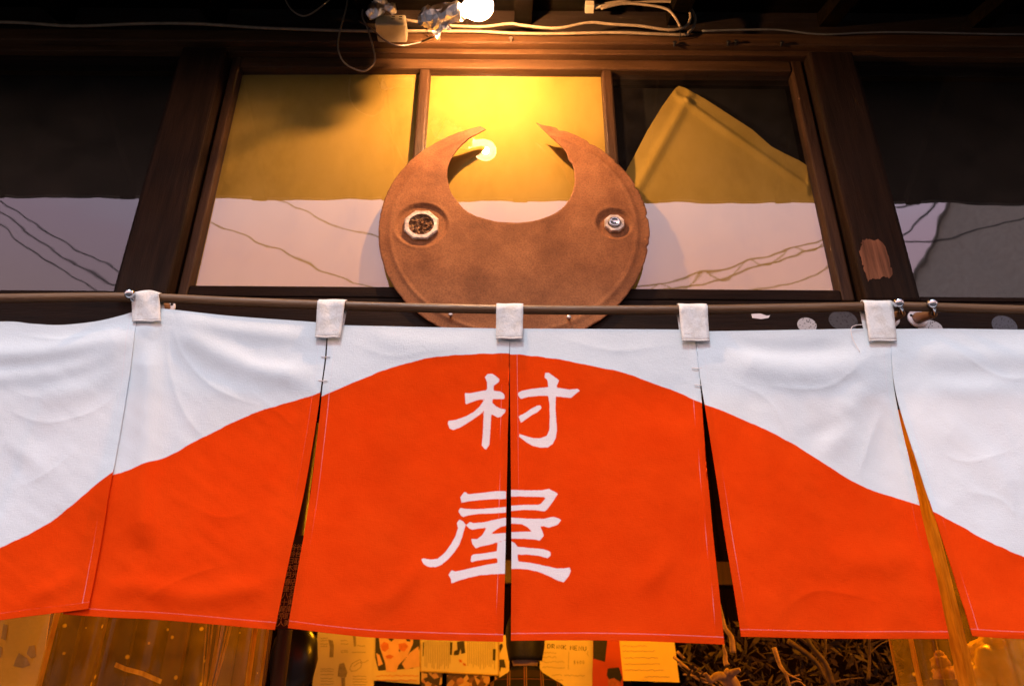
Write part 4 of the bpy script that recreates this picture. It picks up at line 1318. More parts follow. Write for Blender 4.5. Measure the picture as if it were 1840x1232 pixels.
# ------------------------------------------------------------------ across the street: seen only in the glass
def line_out(name, a, b, yp, r, lab, sag=0.12, wob=0.0, seed=0, ext=0.8):
    A, B = RP(*a, yp), RP(*b, yp)
    d = B - A
    A2, B2 = A - d * ext, B + d * ext
    n = 30
    pts = []
    for i in range(n + 1):
        t = i / n
        p = A2.lerp(B2, t)
        p.z += -sag * 4 * t * (1 - t) + sag * 0.9
        p.z += wob * math.sin(t * 37 + seed)
        p.y += wob * math.cos(t * 37 + seed)
        pts.append(p)
    mb_ = MB(); mb_.tube(pts, r, 8)
    o = mb_.done(name, M['wire'], None, True)
    tag(o, lab, 'power line', 'power lines over the street')
line_out('power_line', (0, 365), (206, 493), -4.0, 0.008, 'power line mirrored highest in the dark window without a house', ext=0.35)
line_out('power_line', (0, 388), (200, 513), -4.0, 0.008, 'power line mirrored between two others in the dark window without a house', ext=0.35)
line_out('power_line', (0, 413), (176, 525), -4.0, 0.008, 'power line mirrored lowest in the dark window without a house', ext=0.35)
line_out('power_line', (385, 402), (655, 516), -4.4, 0.010, 'thick power line mirrored low in the first papered pane', ext=0.3)
line_out('power_line', (510, 366), (690, 436), -4.4, 0.008, 'power line mirrored high in the first papered pane', ext=0.3)
line_out('power_line', (1160, 520), (1475, 435), -3.6, 0.009, 'upper line of the twisted pair mirrored in the folded-paper pane', ext=0.25)
line_out('power_line', (1165, 535), (1480, 448), -3.6, 0.009, 'lower line of the twisted pair mirrored in the folded-paper pane', ext=0.25)
line_out('power_line', (1170, 529), (1475, 442), -3.6, 0.006, 'thin lashing wire wound between the twisted pair', wob=0.06, ext=0.25)
line_out('power_line', (1310, 533), (1482, 492), -3.6, 0.007, 'thin line mirrored near the corner of the folded-paper pane', ext=0.2)
line_out('power_line', (1605, 366), (1720, 341), -3.9, 0.010, 'line mirrored along the top of the sky patch beside the gable', ext=0.3)
line_out('power_line', (1608, 378), (1722, 347), -3.9, 0.010, 'second line mirrored under the top one beside the gable', ext=0.3)
line_out('power_line', (1622, 432), (1704, 344), -3.9, 0.011, 'steep stay wire mirrored across the sky patch beside the gable', ext=0.3)
line_out('power_line', (1622, 442), (1840, 398), -3.9, 0.009, 'thin line mirrored across the gable wall', ext=0.2)

def mirror_hit(u, v, Q, n):
    """where the mirrored line of sight through (u, v) meets the plane Q, n"""
    d = _F + (u - 920.0) / FPX * _R - (v - 616.0) / FPX * _U
    O = Vector((0, 2 * YG, CAMZ)); D = Vector((d[0], -d[1], d[2]))
    return O + D * ((Q - O).dot(n) / D.dot(n))
hd = Vector((0.66, -0.75, 0)).normalized()       # depth direction of the house
hx = Vector((-hd.y, hd.x, 0))                     # along its gable wall
Q = RP(1690, 410, -5.0)
g0, g1 = mirror_hit(1718, 340, Q, hd), mirror_hit(1652, 486, Q, hd)
house = empty('gabled_house', (Q.x, Q.y, 0))
tag(house, 'grey brown gabled house mirrored in the dark window', 'house')
def hp(a, dep, z):
    return Vector((Q.x, Q.y, 0)) + hx * a + hd * dep + Vector((0, 0, z))
a0, a1 = (g0 - Q).dot(hx), (g1 - Q).dot(hx)
sl = (g0.z - g1.z) / (a0 - a1)
eave_z = g1.z - 0.9
ae = a1 - 0.9 / sl
aap = a0 + 0.9
zap = g0.z + 0.9 * sl
ar = 2 * aap - ae
prof = [(ae, 0), (ar, 0), (ar, eave_z), (aap, zap), (ae, eave_z)]
k = len(prof)
mb_ = MB()
mb_.add([hp(x, 0, z) for x, z in prof] + [hp(x, 5, z) for x, z in prof], [tuple(reversed(range(k))), tuple(range(k, 2 * k))] + [(i, (i + 1) % k, (i + 1) % k + k, i + k) for i in range(k)])
mb_.done('wall', M['plaster'], house)
for sgn in (-1, 1):
    xo = ae - 0.2 if sgn < 0 else ar + 0.2
    zo = eave_z - 0.2 * sl
    r_ = MB()
    p0, p1 = (xo, zo), (aap, zap)
    r_.add([hp(p0[0], -.05, p0[1] + .01), hp(p1[0], -.05, p1[1] + .01), hp(p1[0], 5.1, p1[1] + .01), hp(p0[0], 5.1, p0[1] + .01),
            hp(p0[0], -.05, p0[1] + .04), hp(p1[0], -.05, p1[1] + .04), hp(p1[0], 5.1, p1[1] + .04), hp(p0[0], 5.1, p0[1] + .04)],
           [(0, 3, 2, 1), (4, 5, 6, 7), (0, 1, 5, 4), (1, 2, 6, 5), (2, 3, 7, 6), (3, 0, 4, 7)])
    r_.done('roof', M['roof'], house)
def hbox(name, x0_, x1_, d0_, d1_, z0_, z1_, mat, par):
    c = [hp(x_, d_, z_) for z_ in (z0_, z1_) for x_, d_ in ((x0_, d0_), (x1_, d0_), (x1_, d1_), (x0_, d1_))]
    m_ = MB(); m_.add(c, [(0, 3, 2, 1), (4, 5, 6, 7), (0, 1, 5, 4), (1, 2, 6, 5), (2, 3, 7, 6), (3, 0, 4, 7)])
    return m_.done(name, mat, par)
for wx, wz in ((aap - 1.2, 1.2), (aap + 0.4, 1.2)):
    wq = hbox('house_window', wx, wx + .85, -.03, .03, wz, wz + 1.0, M['header'], house)
    hbox('window_glass', wx + .06, wx + .79, -.036, -.028, wz + .06, wz + .94, M['lacquer'], wq)

# ------------------------------------------------------------------ inside the shop
def pendant(x, y, z, lab, power=1.0):
    r = empty('pendant_lamp', (x, y, 2.75))
    tag(r, lab, 'pendant lamp', 'pendant lamps inside the shop')
    m_ = MB(); m_.tube([(x, y, 2.752), (x, y, z + .10)], 0.003, 6); m_.done('cord', M['cable_k'], r)
    m_ = MB(); m_.lathe((x, y, z + .045), (0, 0, 1), [(0, .016), (.05, .016), (.06, .006)], 12); m_.done('socket', M['dark'], r, True)
    m_ = MB(); m_.lathe((x, y, z - .05), (0, 0, 1), [(0, .004), (.008, .018), (.024, .028), (.045, .0295), (.065, .024), (.085, .014), (.098, .012)], 18); m_.done('globe', M['lamp_in'], r, True)
pendant(0.16, 3.05, 2.20, 'bare pendant bulb hanging in the shop behind the box strokes of the curtain')
pendant(-0.92, 2.70, 2.12, 'bare pendant bulb hanging in the shop behind the creased white panel')
pendant(1.42, 2.30, 1.95, 'bare pendant bulb hanging in the shop behind the end panel beyond the wide slit')

YW = YB - 0.004
def sheet(name, corners, y, mat, lab, cat='poster', group='papers pinned up inside the shop', thick=0.0015):
    a_ = [P(u, v, y) for u, v in corners]
    b_ = [p + Vector((0, thick, 0)) for p in a_]
    k = len(a_)
    me_ = MB(); me_.add(a_ + b_, [tuple(range(k)), tuple(reversed(range(k, 2 * k)))] + [(i, i + k, (i + 1) % k + k, (i + 1) % k) for i in range(k)])
    o = me_.done(name, mat)
    # face towards the street
    tag(o, lab, cat, group)
    return o
def prints(parent, y, strokes, mat, name='print'):
    mb_ = MB()
    for pts, w in strokes:
        mb_.strip(pts, w, y)
    o = mb_.done(name, mat, parent)
    o['kind'] = 'stuff'
    return o
def fills(parent, y, polys, mat, name='print'):
    mb_ = MB()
    for p in polys:
        mb_.poly(p, y)
    o = mb_.done(name, mat, parent)
    o['kind'] = 'stuff'
    return o
def scribble(u0, u1, v, rnd, amp=1.6):
    pts, u_ = [], u0
    while u_ < u1:
        pts.append((u_, v + rnd.uniform(-amp, amp)))
        u_ += rnd.uniform(1.2, 3.0)
    return pts
rnd = random.Random(11)
Y1 = YW - 0.012
sk = sheet('sketch_sheet', [(574, 1105), (678, 1112), (668, 1290), (556, 1280)], Y1, M['paper_amber'], 'ochre sheet of handwritten notes and small sketches, next to the black round lantern')
ss = []
for v_ in (1146, 1150, 1156, 1160, 1201, 1205, 1211, 1218, 1223, 1228):
    ss.append((scribble(576, 590 if v_ < 1170 else 600, v_, rnd, .7), 0.9))
for v_ in (1150, 1156, 1168, 1171):
    ss.append((scribble(612, 626, v_, rnd, .8), 0.9))
for v_ in (1214, 1219, 1224, 1229):
    ss.append((scribble(634, 660, v_, rnd, .8), 0.9))
ss += [(scribble(632, 658, 1171, rnd, .5), 1.0), (scribble(642, 656, 1160, rnd, 1.6), 1.2), ([(629, 1200), (632, 1192), (640, 1187), (647, 1184), (650, 1190), (648, 1198), (640, 1204), (632, 1205), (628, 1201)], 1.0), ([(636, 1196), (644, 1190), (655, 1189), (662, 1185)], 0.9)]
prints(sk, Y1 - .002, ss, M['ink_soft'])
fills(sk, Y1 - .003, [[(590, 1148), (598, 1150), (600, 1160), (599, 1180), (592, 1180), (593, 1162)], [(610, 1192), (618, 1190), (624, 1206), (622, 1216), (607, 1214)], [(634, 1140), (639, 1140), (640, 1160), (636, 1161)], [(614, 1216), (620, 1216), (620, 1240), (614, 1240)]], M['ink_soft'])

fp = sheet('portrait_poster', [(678, 1080), (756, 1086), (754, 1228), (670, 1222)], Y1 - .004, M['paper_amber'], 'poster of a flushed painted face with dark hair, beside the newspaper sheet')
fills(fp, Y1 - .006, [[(676, 1090), (756, 1092), (755, 1160), (742, 1200), (680, 1204), (674, 1180)]], M['ink'])
fills(fp, Y1 - .007, [[(684, 1100), (745, 1100), (742, 1156), (732, 1178), (716, 1194), (712, 1206), (694, 1206), (692, 1190), (683, 1164), (680, 1140)], [(676, 1172), (682, 1176), (688, 1192), (680, 1196)], [(736, 1172), (752, 1160), (754, 1196), (728, 1202), (722, 1192)]], M['skin_print'])
fills(fp, Y1 - .008, [[(684, 1158), (690, 1152), (698, 1155), (699, 1164), (692, 1170), (686, 1167)], [(716, 1156), (728, 1154), (734, 1160), (726, 1170), (717, 1166)], [(692, 1178), (700, 1175), (708, 1178), (702, 1183), (695, 1182)]], M['ink_red'])
fills(fp, Y1 - .009, [[(697, 1146), (702, 1144), (708, 1147), (703, 1152)], [(728, 1145), (736, 1146), (738, 1152), (731, 1151)], [(716, 1166), (720, 1167), (718, 1171)]], M['ink'])
fills(fp, Y1 - .010, [[(672, 1208), (754, 1208), (754, 1224), (671, 1221)]], M['paper_amber'])
prints(fp, Y1 - .012, [(scribble(676, 752, 1213, rnd, 1.6), 1.2), (scribble(676, 750, 1221, rnd, .8), 1.0)], M['ink_red'])

npg = sheet('newspaper_sheet', [(757, 1090), (897, 1095), (895, 1212), (757, 1206)], Y1 - .002, M['paper_white'], 'framed newspaper page with columns of print behind the person')
ss = []
for u_ in np.arange(764, 890, 3.2):
    if 812 < u_ < 838: continue
    ss.append(([(u_, 1150 + rnd.uniform(-2, 2)), (u_ - .3, 1198 + rnd.uniform(-8, 4))], 1.0))
prints(npg, Y1 - .004, ss, M['ink_soft'])
fills(npg, Y1 - .005, [[(821, 1152), (834, 1150), (836, 1172), (829, 1174), (828, 1164), (824, 1176), (815, 1176), (816, 1169), (822, 1166)], [(809, 1153), (813, 1153), (812, 1176), (808, 1175)], [(760, 1153), (762, 1153), (761, 1178), (759.5, 1178)], [(886, 1165), (891, 1165), (890, 1186), (885.5, 1185)]], M['ink'])
fills(npg, Y1 - .006, [[(824, 1184), (829, 1184), (831, 1189), (826, 1189)], [(831, 1190), (836, 1191), (838, 1195), (833, 1195)]], M['ink_red'])
fr_ = MB()
for a_, b_ in (((755, 1205), (896, 1212)), ((755.5, 1090), (755.5, 1205)), ((896, 1095), (896, 1212))):
    fr_.tube([P(*a_, Y1 - .004), P(*b_, Y1 - .004)], 0.004, 6)
fr_.done('frame', M['straw'], npg)

ng = sheet('note_sheet', [(897, 1140), (915, 1140), (915, 1240), (897, 1240)], Y1 + .002, M['paper_amber'], 'narrow paper strip with black drawings beside the person')
fills(ng, Y1 - .001, [[(897, 1158), (902, 1155), (904, 1160), (901, 1166), (898, 1172)], [(896, 1184), (906, 1184), (909, 1199), (900, 1198), (899, 1206), (895, 1200)]], M['ink'])

dm = sheet('drink_menu', [(973, 1120), (1066, 1122), (1064, 1246), (968, 1244)], Y1 - .004, M['paper_amber'], 'handwritten drink menu sheet beside the person')
def letter(ch, u, v, w, h):
    S = {'D': [[(0, 0), (0, 1)], [(0, 0), (.6, .1), (.9, .5), (.6, .92), (0, 1)]], 'R': [[(0, 0), (0, 1)], [(0, 0), (.7, .08), (.75, .38), (0, .52), (.85, 1)]],
         'i': [[(.4, .3), (.4, 1)], [(.4, .02), (.42, .1)]], 'N': [[(0, 1), (0, 0), (.85, 1), (.85, 0)]], 'K': [[(0, 0), (0, 1)], [(.85, 0), (.05, .55), (.85, 1)]],
         'M': [[(0, 1), (.05, 0), (.45, .7), (.85, 0), (.9, 1)]], 'E': [[(.8, 0), (0, 0), (0, 1), (.8, 1)], [(0, .5), (.65, .5)]], 'U': [[(0, 0), (.05, .8), (.4, 1), (.8, .8), (.8, 0)]],
         '4': [[(.5, 0), (0, .6), (.8, .6)], [(.55, .3), (.5, 1)]], '0': [[(.4, 0), (.1, .3), (.1, .7), (.4, 1), (.7, .7), (.7, .3), (.4, 0)]], '$': [[(.7, .1), (.2, .15), (.1, .4), (.6, .6), (.5, .9), (0, .9)], [(.35, -.1), (.3, 1.1)]]}
    return [[(u + x * w, v + z * h) for x, z in st_] for st_ in S[ch]]
ss = []
u_ = 984
for ch in 'DRiNK MENU':
    if ch == ' ':
        u_ += 5; continue
    w_ = 3 if ch == 'i' else 6
    for st_ in letter(ch, u_, 1156 + (u_ - 984) * 0.075, w_, 7.5):
        ss.append((st_, 1.25))
    u_ += 4.5 if ch == 'i' else 7.8
prints(dm, Y1 - .006, ss, M['ink'], 'lettering')
ss = []
for v_, e_ in ((1172, 1000), (1180, 1000), (1188, 1016), (1198, 1016)):
    ss.append((scribble(974, e_, v_, rnd, 1.8), 0.9))
ss += [([(1022, 1170), (1021, 1202)], 0.8), (scribble(992, 1010, 1212, rnd, 1.5), 0.9), (scribble(1014, 1052, 1213, rnd, 1.7), 0.9), (scribble(1000, 1012, 1221, rnd, 1.5), 0.9), ([(1057, 1168), (1055, 1174), (1058, 1178)], 0.8)]
u_ = 1031
for ch in '$400':
    for st_ in letter(ch, u_, 1186, 4, 6): ss.append((st_, 0.9))
    u_ += 5.2
prints(dm, Y1 - .006, ss, M['ink_soft'], 'lettering')

rs_ = sheet('red_poster', [(1064, 1110), (1118, 1112), (1120, 1250), (1062, 1250)], Y1, M['paper_red'], 'bright red poster with dark figures between the two menus')
fills(rs_, Y1 - .002, [[(1066, 1140), (1092, 1142), (1087, 1188), (1066, 1182)], [(1092, 1200), (1112, 1198), (1118, 1216), (1112, 1232), (1098, 1226), (1090, 1212)]], M['ink'])
fills(rs_, Y1 - .003, [[(1092, 1220), (1104, 1217), (1114, 1224), (1116, 1240), (1094, 1240)]], M['ink_red'])
nt_ = sheet('yellow_note', [(1110, 1120), (1208, 1122), (1221, 1225), (1120, 1222)], Y1 - .25, M['paper_gold'], 'yellow handwritten price note hanging in front of the red poster')
ss = []
for v_, e_ in ((1160, 1164), (1169, 1178), (1181, 1184), (1192, 1188), (1203, 1194)):
    ss.append((scribble(1118 + (v_ - 1160) * .1, e_, v_, rnd, 1.3), 0.9))
ss.append((scribble(1158, 1204, 1215, rnd, 1.6), 0.9))
prints(nt_, Y1 - .252, ss, M['ink_soft'], 'lettering')
# photographs pinned under the newspaper
def mat_photo():
    mt, N, L, out = newmat('crowd_photo')
    b = principled(N, L, out, 0.4, 0, 0.4)
    v = N.new('ShaderNodeTexVoronoi'); v.inputs['Scale'].default_value = 38
    c = N.new('ShaderNodeTexCoord'); L.new(c.outputs['Object'], v.inputs['Vector'])
    sp_ = N.new('ShaderNodeSeparateColor'); L.new(v.outputs['Color'], sp_.inputs[0])
    r = ramp(N, L, sp_.outputs[0], ((0.0, (0.02, 0.012, 0.01)), (0.45, (0.10, 0.04, 0.03)), (0.6, (0.4, 0.16, 0.09)), (1.0, (0.6, 0.4, 0.2))))
    L.new(r.outputs[0], b.inputs['Base Color'])
    return mt
M['photo'] = mat_photo()
sheet('photograph', [(757, 1207), (896, 1213), (896, 1300), (757, 1296)], Y1 + .002, M['photo'], 'dark group photograph pinned under the newspaper page', 'photograph')

# person seen from behind, standing at the counter
def person():
    px0, py0 = P(944, 1180, 3.80).x, 3.80
    zneck = P(944, 1183, 3.80).z
    H = zneck - 1.44
    root = empty('person', (px0, py0, 0.05))
    tag(root, 'person seen from behind with short black hair and dark plaid shirt', 'person')
    s = (zneck - 0.05) / 1.50
    def V(x, y, z): return (px0 + x * s, py0 + y * s, 0.05 + z * s)
    def skin(name, nodes, edges, mat, rootidx, lv=2):
        me_ = bpy.data.meshes.new(name)
        me_.from_pydata([V(*n[0]) for n in nodes], edges, [])
        o = link(name, me_, mat, root)
        mo = o.modifiers.new('skin', 'SKIN')
        mo.use_smooth_shade = True
        lay = me_.skin_vertices[0] if me_.skin_vertices else None
        if lay is None:
            bm_ = bmesh.new(); bm_.from_mesh(me_); bm_.verts.layers.skin.verify(); bm_.to_mesh(me_); bm_.free()
            lay = me_.skin_vertices[0]
        for i, n in enumerate(nodes):
            r = n[1] if isinstance(n[1], tuple) else (n[1], n[1])
            lay.data[i].radius = (r[0] * s, r[1] * s)
            lay.data[i].use_root = (i == rootidx)
        sb = o.modifiers.new('sub', 'SUBSURF'); sb.levels = lv; sb.render_levels = lv
        return o
    nodes = [((0, 0, .94), (.15, .11)), ((0, 0, 1.10), (.13, .10)), ((0, .01, 1.24), (.11, .075)), ((0, 0, 1.38), (.046, .046)), ((0, .0, 1.47), (.055, .056)), ((0, .02, 1.56), (.072, .090)), ((0, .02, 1.66), (.068, .086))]
    edges = [(0, 1), (1, 2), (2, 3), (3, 4), (4, 5), (5, 6)]
    for sg in (-1, 1):
        b = len(nodes)
        nodes += [((sg * .16, 0, 1.29), .036), ((sg * .25, .03, 1.08), .034), ((sg * .20, .26, 1.02), .033), ((sg * .19, .31, 1.02), (.04, .02)), ((sg * .19, .36, 1.015), (.042, .017))]
        edges += [(2, b), (b, b + 1), (b + 1, b + 2), (b + 2, b + 3), (b + 3, b + 4)]
        for fi in range(4):
            c = len(nodes)
            xx = sg * (.19 + (fi - 1.5) * .021)
            ln = (.068, .078, .072, .056)[fi]
            nodes += [((xx, .385, 1.012), .009), ((xx, .385 + ln * .55, 1.006), .0085), ((xx, .385 + ln, .992), .007)]
            edges += [(b + 4, c), (c, c + 1), (c + 1, c + 2)]
        c = len(nodes)
        nodes += [((sg * .145, .335, 1.008), .010), ((sg * .135, .375, .998), .008)]
        edges += [(b + 3, c), (c, c + 1)]
        c = len(nodes)
        nodes += [((sg * .10, 0, .86), .085), ((sg * .11, .01, .48), .055), ((sg * .11, -.02, .09), .038), ((sg * .11, .09, .04), .036)]
        edges += [(0, c), (c, c + 1), (c + 1, c + 2), (c + 2, c + 3)]
        c = len(nodes)
        nodes += [((sg * .078, .015, 1.555), (.012, .022))]
        edges += [(5, c)]
    c = len(nodes); nodes += [((0, .125, 1.555), .014)]; edges += [(5, c)]
    body = skin('body', nodes, edges, M['skin'], 0)
    # face
    for sg in (-1, 1):
        bm_ = bmesh.new(); bmesh.ops.create_uvsphere(bm_, u_segments=10, v_segments=8, radius=0.012 * s)
        bmesh.ops.translate(bm_, verts=bm_.verts, vec=V(sg * .032, .098, 1.585))
        me_ = bpy.data.meshes.new('eye'); bm_.to_mesh(me_); bm_.free(); link('eye', me_, M['dark'], body, True)
    m_ = MB(); m_.tube([V(-.025, .105, 1.515), V(0, .112, 1.513), V(.025, .105, 1.515)], .005 * s, 8); m_.done('mouth', M['ink_red'], body, True)
    # shirt
    sm = MB()
    secs = [(.84, .175, .135), (1.05, .165, .125), (1.22, .185, .128), (1.31, .205, .122), (1.36, .200, .108), (1.395, .165, .095), (1.42, .118, .082), (1.44, .082, .072), (1.455, .068, .066), (1.466, .064, .062)]
    n_ = 28
    vs_ = [V(rx2 * math.copysign(abs(math.cos(2 * math.pi * i / n_)) ** .8, math.cos(2 * math.pi * i / n_)), ry2 * math.sin(2 * math.pi * i / n_), z2) for z2, rx2, ry2 in secs for i in range(n_)]
    sm.add(vs_, [(j * n_ + i, j * n_ + (i + 1) % n_, (j + 1) * n_ + (i + 1) % n_, (j + 1) * n_ + i) for j in range(len(secs) - 1) for i in range(n_)])
    for sg in (-1, 1):
        sm.tube(spline([V(sg * .13, 0, 1.335), V(sg * .20, .01, 1.27), V(sg * .262, .03, 1.09), V(sg * .215, .20, 1.035)], 5), [float(q) * s for q in np.linspace(.066, .046, 16)], 14)
    shirt = sm.done('shirt', M['plaid'], root, True)
    nodes = [((0, 0, .90), (.165, .125)), ((.10, 0, .80), .100), ((.11, .01, .48), .074), ((.11, -.01, .10), .066), ((-.10, 0, .80), .100), ((-.11, .01, .48), .074), ((-.11, -.01, .10), .066)]
    skin('trousers', nodes, [(0, 1), (1, 2), (2, 3), (0, 4), (4, 5), (5, 6)], M['trouser'], 0)
    for sg in (-1, 1):
        m_ = MB(); m_.tube([V(sg * .11, -.09, .035), V(sg * .11, 0, .045), V(sg * .11, .10, .035), V(sg * .11, .17, .025)], [.034 * s, .044 * s, .042 * s, .02 * s], 10); m_.done('shoe', M['dark'], root, True)
    # hair: cap over the skull, clipped at the nape
    vs, fs = [], []
    nu_, nv_ = 28, 16
    for j in range(nv_ + 1):
        for i in range(nu_):
            a = 2 * math.pi * i / nu_
            back = min(1.0, max(0, -math.sin(a)) * 2.4)          # towards the street, cut straight across the nape
            low = 0.50 + 0.24 * back
            t = low * math.pi * j / nv_
            rx_, ry_, rz_ = .080, .105, .118
            jit = 1 + 0.02 * mnoise.noise(Vector((math.cos(a) * 6, math.sin(a) * 6, j)))
            x_ = rx_ * math.sin(t) * math.cos(a) * jit
            y_ = .012 + ry_ * math.sin(t) * math.sin(a) * jit
            z_ = 1.605 + rz_ * math.cos(t) * (1 + 0.42 * back * (t > math.pi / 2))
            if back > 0 and t > math.pi / 2:
                x_ = rx_ * math.cos(a) * (0.62 + 0.38 * math.sin(t)); y_ = .012 + ry_ * math.sin(a) * (0.5 + 0.5 * math.sin(t))
            vs.append(V(x_, y_, z_))
    for j in range(nv_):
        for i in range(nu_):
            fs.append((j * nu_ + i, j * nu_ + (i + 1) % nu_, (j + 1) * nu_ + (i + 1) % nu_, (j + 1) * nu_ + i))
    h = build('hair', vs, fs, M['hair'], root, True)
    so = h.modifiers.new('thick', 'SOLIDIFY'); so.thickness = 0.012
person()

# counter in front of the person
ct = empty('counter', (0, 4.1, 0.05))
tag(ct, 'wooden counter along the back of the shop', 'counter')
boxo('counter_top', (-1.6, 4.10, 0.98), (1.6, YB - .01, 1.02), M['inner_wood'], ct, .004)
boxo('counter_front', (-1.58, 4.16, 0.0505), (1.58, 4.19, 0.9795), M['inner_wood'], ct, .002)

# black round lantern, wooden pole, gold lettered board
lc = P(528, 1182, 2.15)
lr = empty('round_lantern', lc)
tag(lr, 'glossy black round lantern hanging beside the wooden pole', 'lantern')
m_ = MB(); m_.lathe((lc.x, lc.y, lc.z - 0.085), (0, 0, 1), [(0, .012), (.012, .035), (.035, .052), (.085, .060), (.13, .053), (.155, .036), (.17, .012)], 28); m_.done('lantern_body', M['lacquer'], lr, True)
m_ = MB(); m_.tube([(lc.x, lc.y, lc.z + .08), (lc.x, lc.y, 2.752)], .002, 6); m_.done('cord', M['cable_k'], lr)
q0 = P(506, 1180, 1.95)
m_ = MB(); m_.tube([(q0.x, 1.95, .05), (q0.x, 1.95, 2.751)], .017, 14)
tag(m_.done('wooden_pole', M['brown_board'], None, True), 'reddish wooden pole behind the slit left of the first character panel'.replace('left of', 'beside'), 'pole')
bd = sheet('kanji_board', [(512, 960), (562, 962), (532, 1130), (482, 1128)], 1.80, M['lacquer'], 'narrow black board with rows of gold characters showing in the curtain slit', 'sign board', None, 0.006)
def cjk(ch, u, v, size, y, parent):
    cu = bpy.data.curves.new('glyph', 'FONT'); cu.body = ch; cu.size = size; cu.align_x = 'CENTER'; cu.align_y = 'CENTER'; cu.resolution_u = 2
    o = bpy.data.objects.new('glyph', cu); COL.objects.link(o)
    dg = bpy.context.evaluated_depsgraph_get()
    me_ = bpy.data.meshes.new_from_object(o.evaluated_get(dg))
    bpy.data.objects.remove(o)
    q = P(u, v, y)
    me_.transform(Matrix.Translation(q) @ Matrix.Rotation(math.radians(90), 4, 'X'))
    me_.materials.clear(); me_.materials.append(M['gold'])
    if len(me_.polygons):
        link('character', me_, None, parent)
rows = ['谷谷谷', '給鈴台', '陽日取', '来木東', '長月光', '度春店', '取皇名', '皇八名', '北十東', '隅尾南', '宮京町', '夏人美']
for i, rw in enumerate(rows):
    v_ = 983 + i * 12.4
    uc = 527 - (v_ - 983) * 0.165
    for j, ch in enumerate(rw):
        cjk(ch, uc - 11 + j * 11.0, v_, 0.0150, 1.7985, bd)

# yellowed vinyl sheets hanging inside the doorway
def vinyl(name, ul, ur, lean, lab, seed):
    y0 = 1.62
    za_, zb2 = 0.25, z_h0 + 0.06
    xl, xr2 = P(ul, 1160, y0).x, P(ur, 1160, y0).x
    nx, nz = 90, 24
    vs, fs = [], []
    for j in range(nz + 1):
        z = za_ + (zb2 - za_) * j / nz
        for i in range(nx + 1):
            t = i / nx
            x = xl + (xr2 - xl) * t + lean * (z - 1.2)
            y = y0 + 0.020 * math.sin(t * 17 + seed) + 0.012 * math.sin(t * 41 + 2 * seed) + 0.006 * math.sin(z * 6 + t * 9)
            vs.append((x, y, z))
    for j in range(nz):
        for i in range(nx):
            a = j * (nx + 1) + i
            fs.append((a, a + 1, a + nx + 2, a + nx + 1))
    o = build(name, vs, fs, M['vinyl'], None, True)
    tag(o, lab, 'vinyl sheet', 'vinyl sheets in the doorway')
    return o, vs, nx
vl, vlv, vnx = vinyl('vinyl_sheet', -140, 488, 0.0, 'yellowed clear vinyl sheet below the overlapping curtain end', 0.6)
vr, vrv, vnx2 = vinyl('vinyl_sheet', 1602, 2000, 0.0, 'yellowed clear vinyl sheet below the wide curtain slit', 2.4)
def vfold_strip(parent, verts, nx, i, wdt, nm='lit_fold_strip', off=-0.004):  # yellow strips added where the vinyl folds and edges catch light
    col = [Vector(verts[j * (nx + 1) + i]) for j in range(25)]
    vs = []
    for c in col:
        vs += [(c.x - wdt / 2, c.y + off, c.z), (c.x, c.y + off - 0.006, c.z), (c.x + wdt / 2, c.y + off, c.z)]
    fs = []
    for j in range(24):
        a = j * 3
        fs += [(a, a + 1, a + 4, a + 3), (a + 1, a + 2, a + 5, a + 4)]
    return build(nm, vs, fs, M['tape_fold'], parent)
vfold_strip(vl, vlv, vnx, 90, 0.005)
vfold_strip(vl, vlv, vnx, 86, 0.010)
vfold_strip(vl, vlv, vnx, 33, 0.012)
vfold_strip(vr, vrv, vnx2, 0, 0.004)
vfold_strip(vr, vrv, vnx2, 8, 0.010)
vfold_strip(vr, vrv, vnx2, 27, 0.034)
ts = MB(); ts.strip([(207, 1193), (225, 1201), (255, 1209), (290, 1224)], 9, 1.575)
ts.done('tape_strip', M['tape_fold'], vl)

# behind the vinyl beside the overlapping end
pw = sheet('wall_poster', [(-60, 1090), (92, 1090), (60, 1300), (-100, 1300)], 2.2, M['paper_ochre'], 'ochre wall poster with faint dark shapes behind the vinyl sheet')
fills(pw, 2.197, [[(34, 1172), (48, 1182), (54, 1194), (40, 1199), (24, 1196), (28, 1184)], [(52, 1160), (62, 1158), (64, 1178), (56, 1182), (48, 1174)], [(6, 1120), (14, 1122), (10, 1150), (2, 1146)], [(0, 1160), (4, 1162), (2, 1180), (-4, 1180)]], M['ink_soft'])
for i, (u0, u1) in enumerate(((100, 132), (135, 176), (186, 232), (296, 330), (338, 420), (425, 482))):
    a_, b_ = P(u0, 1170, 2.9 + 0.1 * (i % 3)), P(u1, 1170, 2.9 + 0.1 * (i % 3))
    o = boxo('plank', (a_.x, a_.y, .05), (b_.x, a_.y + .025, 2.2 - .2 * (i % 2)), M['brown_board'] if i % 2 else M['inner_wood'], None, .003)
    tag(o, ['narrow brown plank nearest the ochre wall poster', 'brown plank second from the ochre wall poster', 'wide dark plank in the middle of the row behind vinyl', 'narrow brown plank beside the gap behind the vinyl', 'widest plank behind the hanging straw', 'brown plank nearest the round lantern'][i], 'plank', 'planks leaning behind the vinyl')
stw = MB(); rnd2 = random.Random(4)
sb_ = empty('straw_bundle', P(400, 1110, 1.9))
tag(sb_, 'bundle of pale straw hanging behind the vinyl sheet', 'straw')
for i in range(11):
    ut = 376 + i * 5.4 + rnd2.uniform(-2, 2)
    ub = 362 + i * 1.6 + rnd2.uniform(-2, 2)
    st_ = MB(); st_.tube(spline([P(ut, 1060, 1.9), P(ut * .6 + ub * .4 + rnd2.uniform(-2, 2), 1150, 1.9 + rnd2.uniform(-.02, .02)), P(ub, 1260, 1.9)], 4), 0.0016, 5)
    st_.done('stalk', M['straw'], sb_)

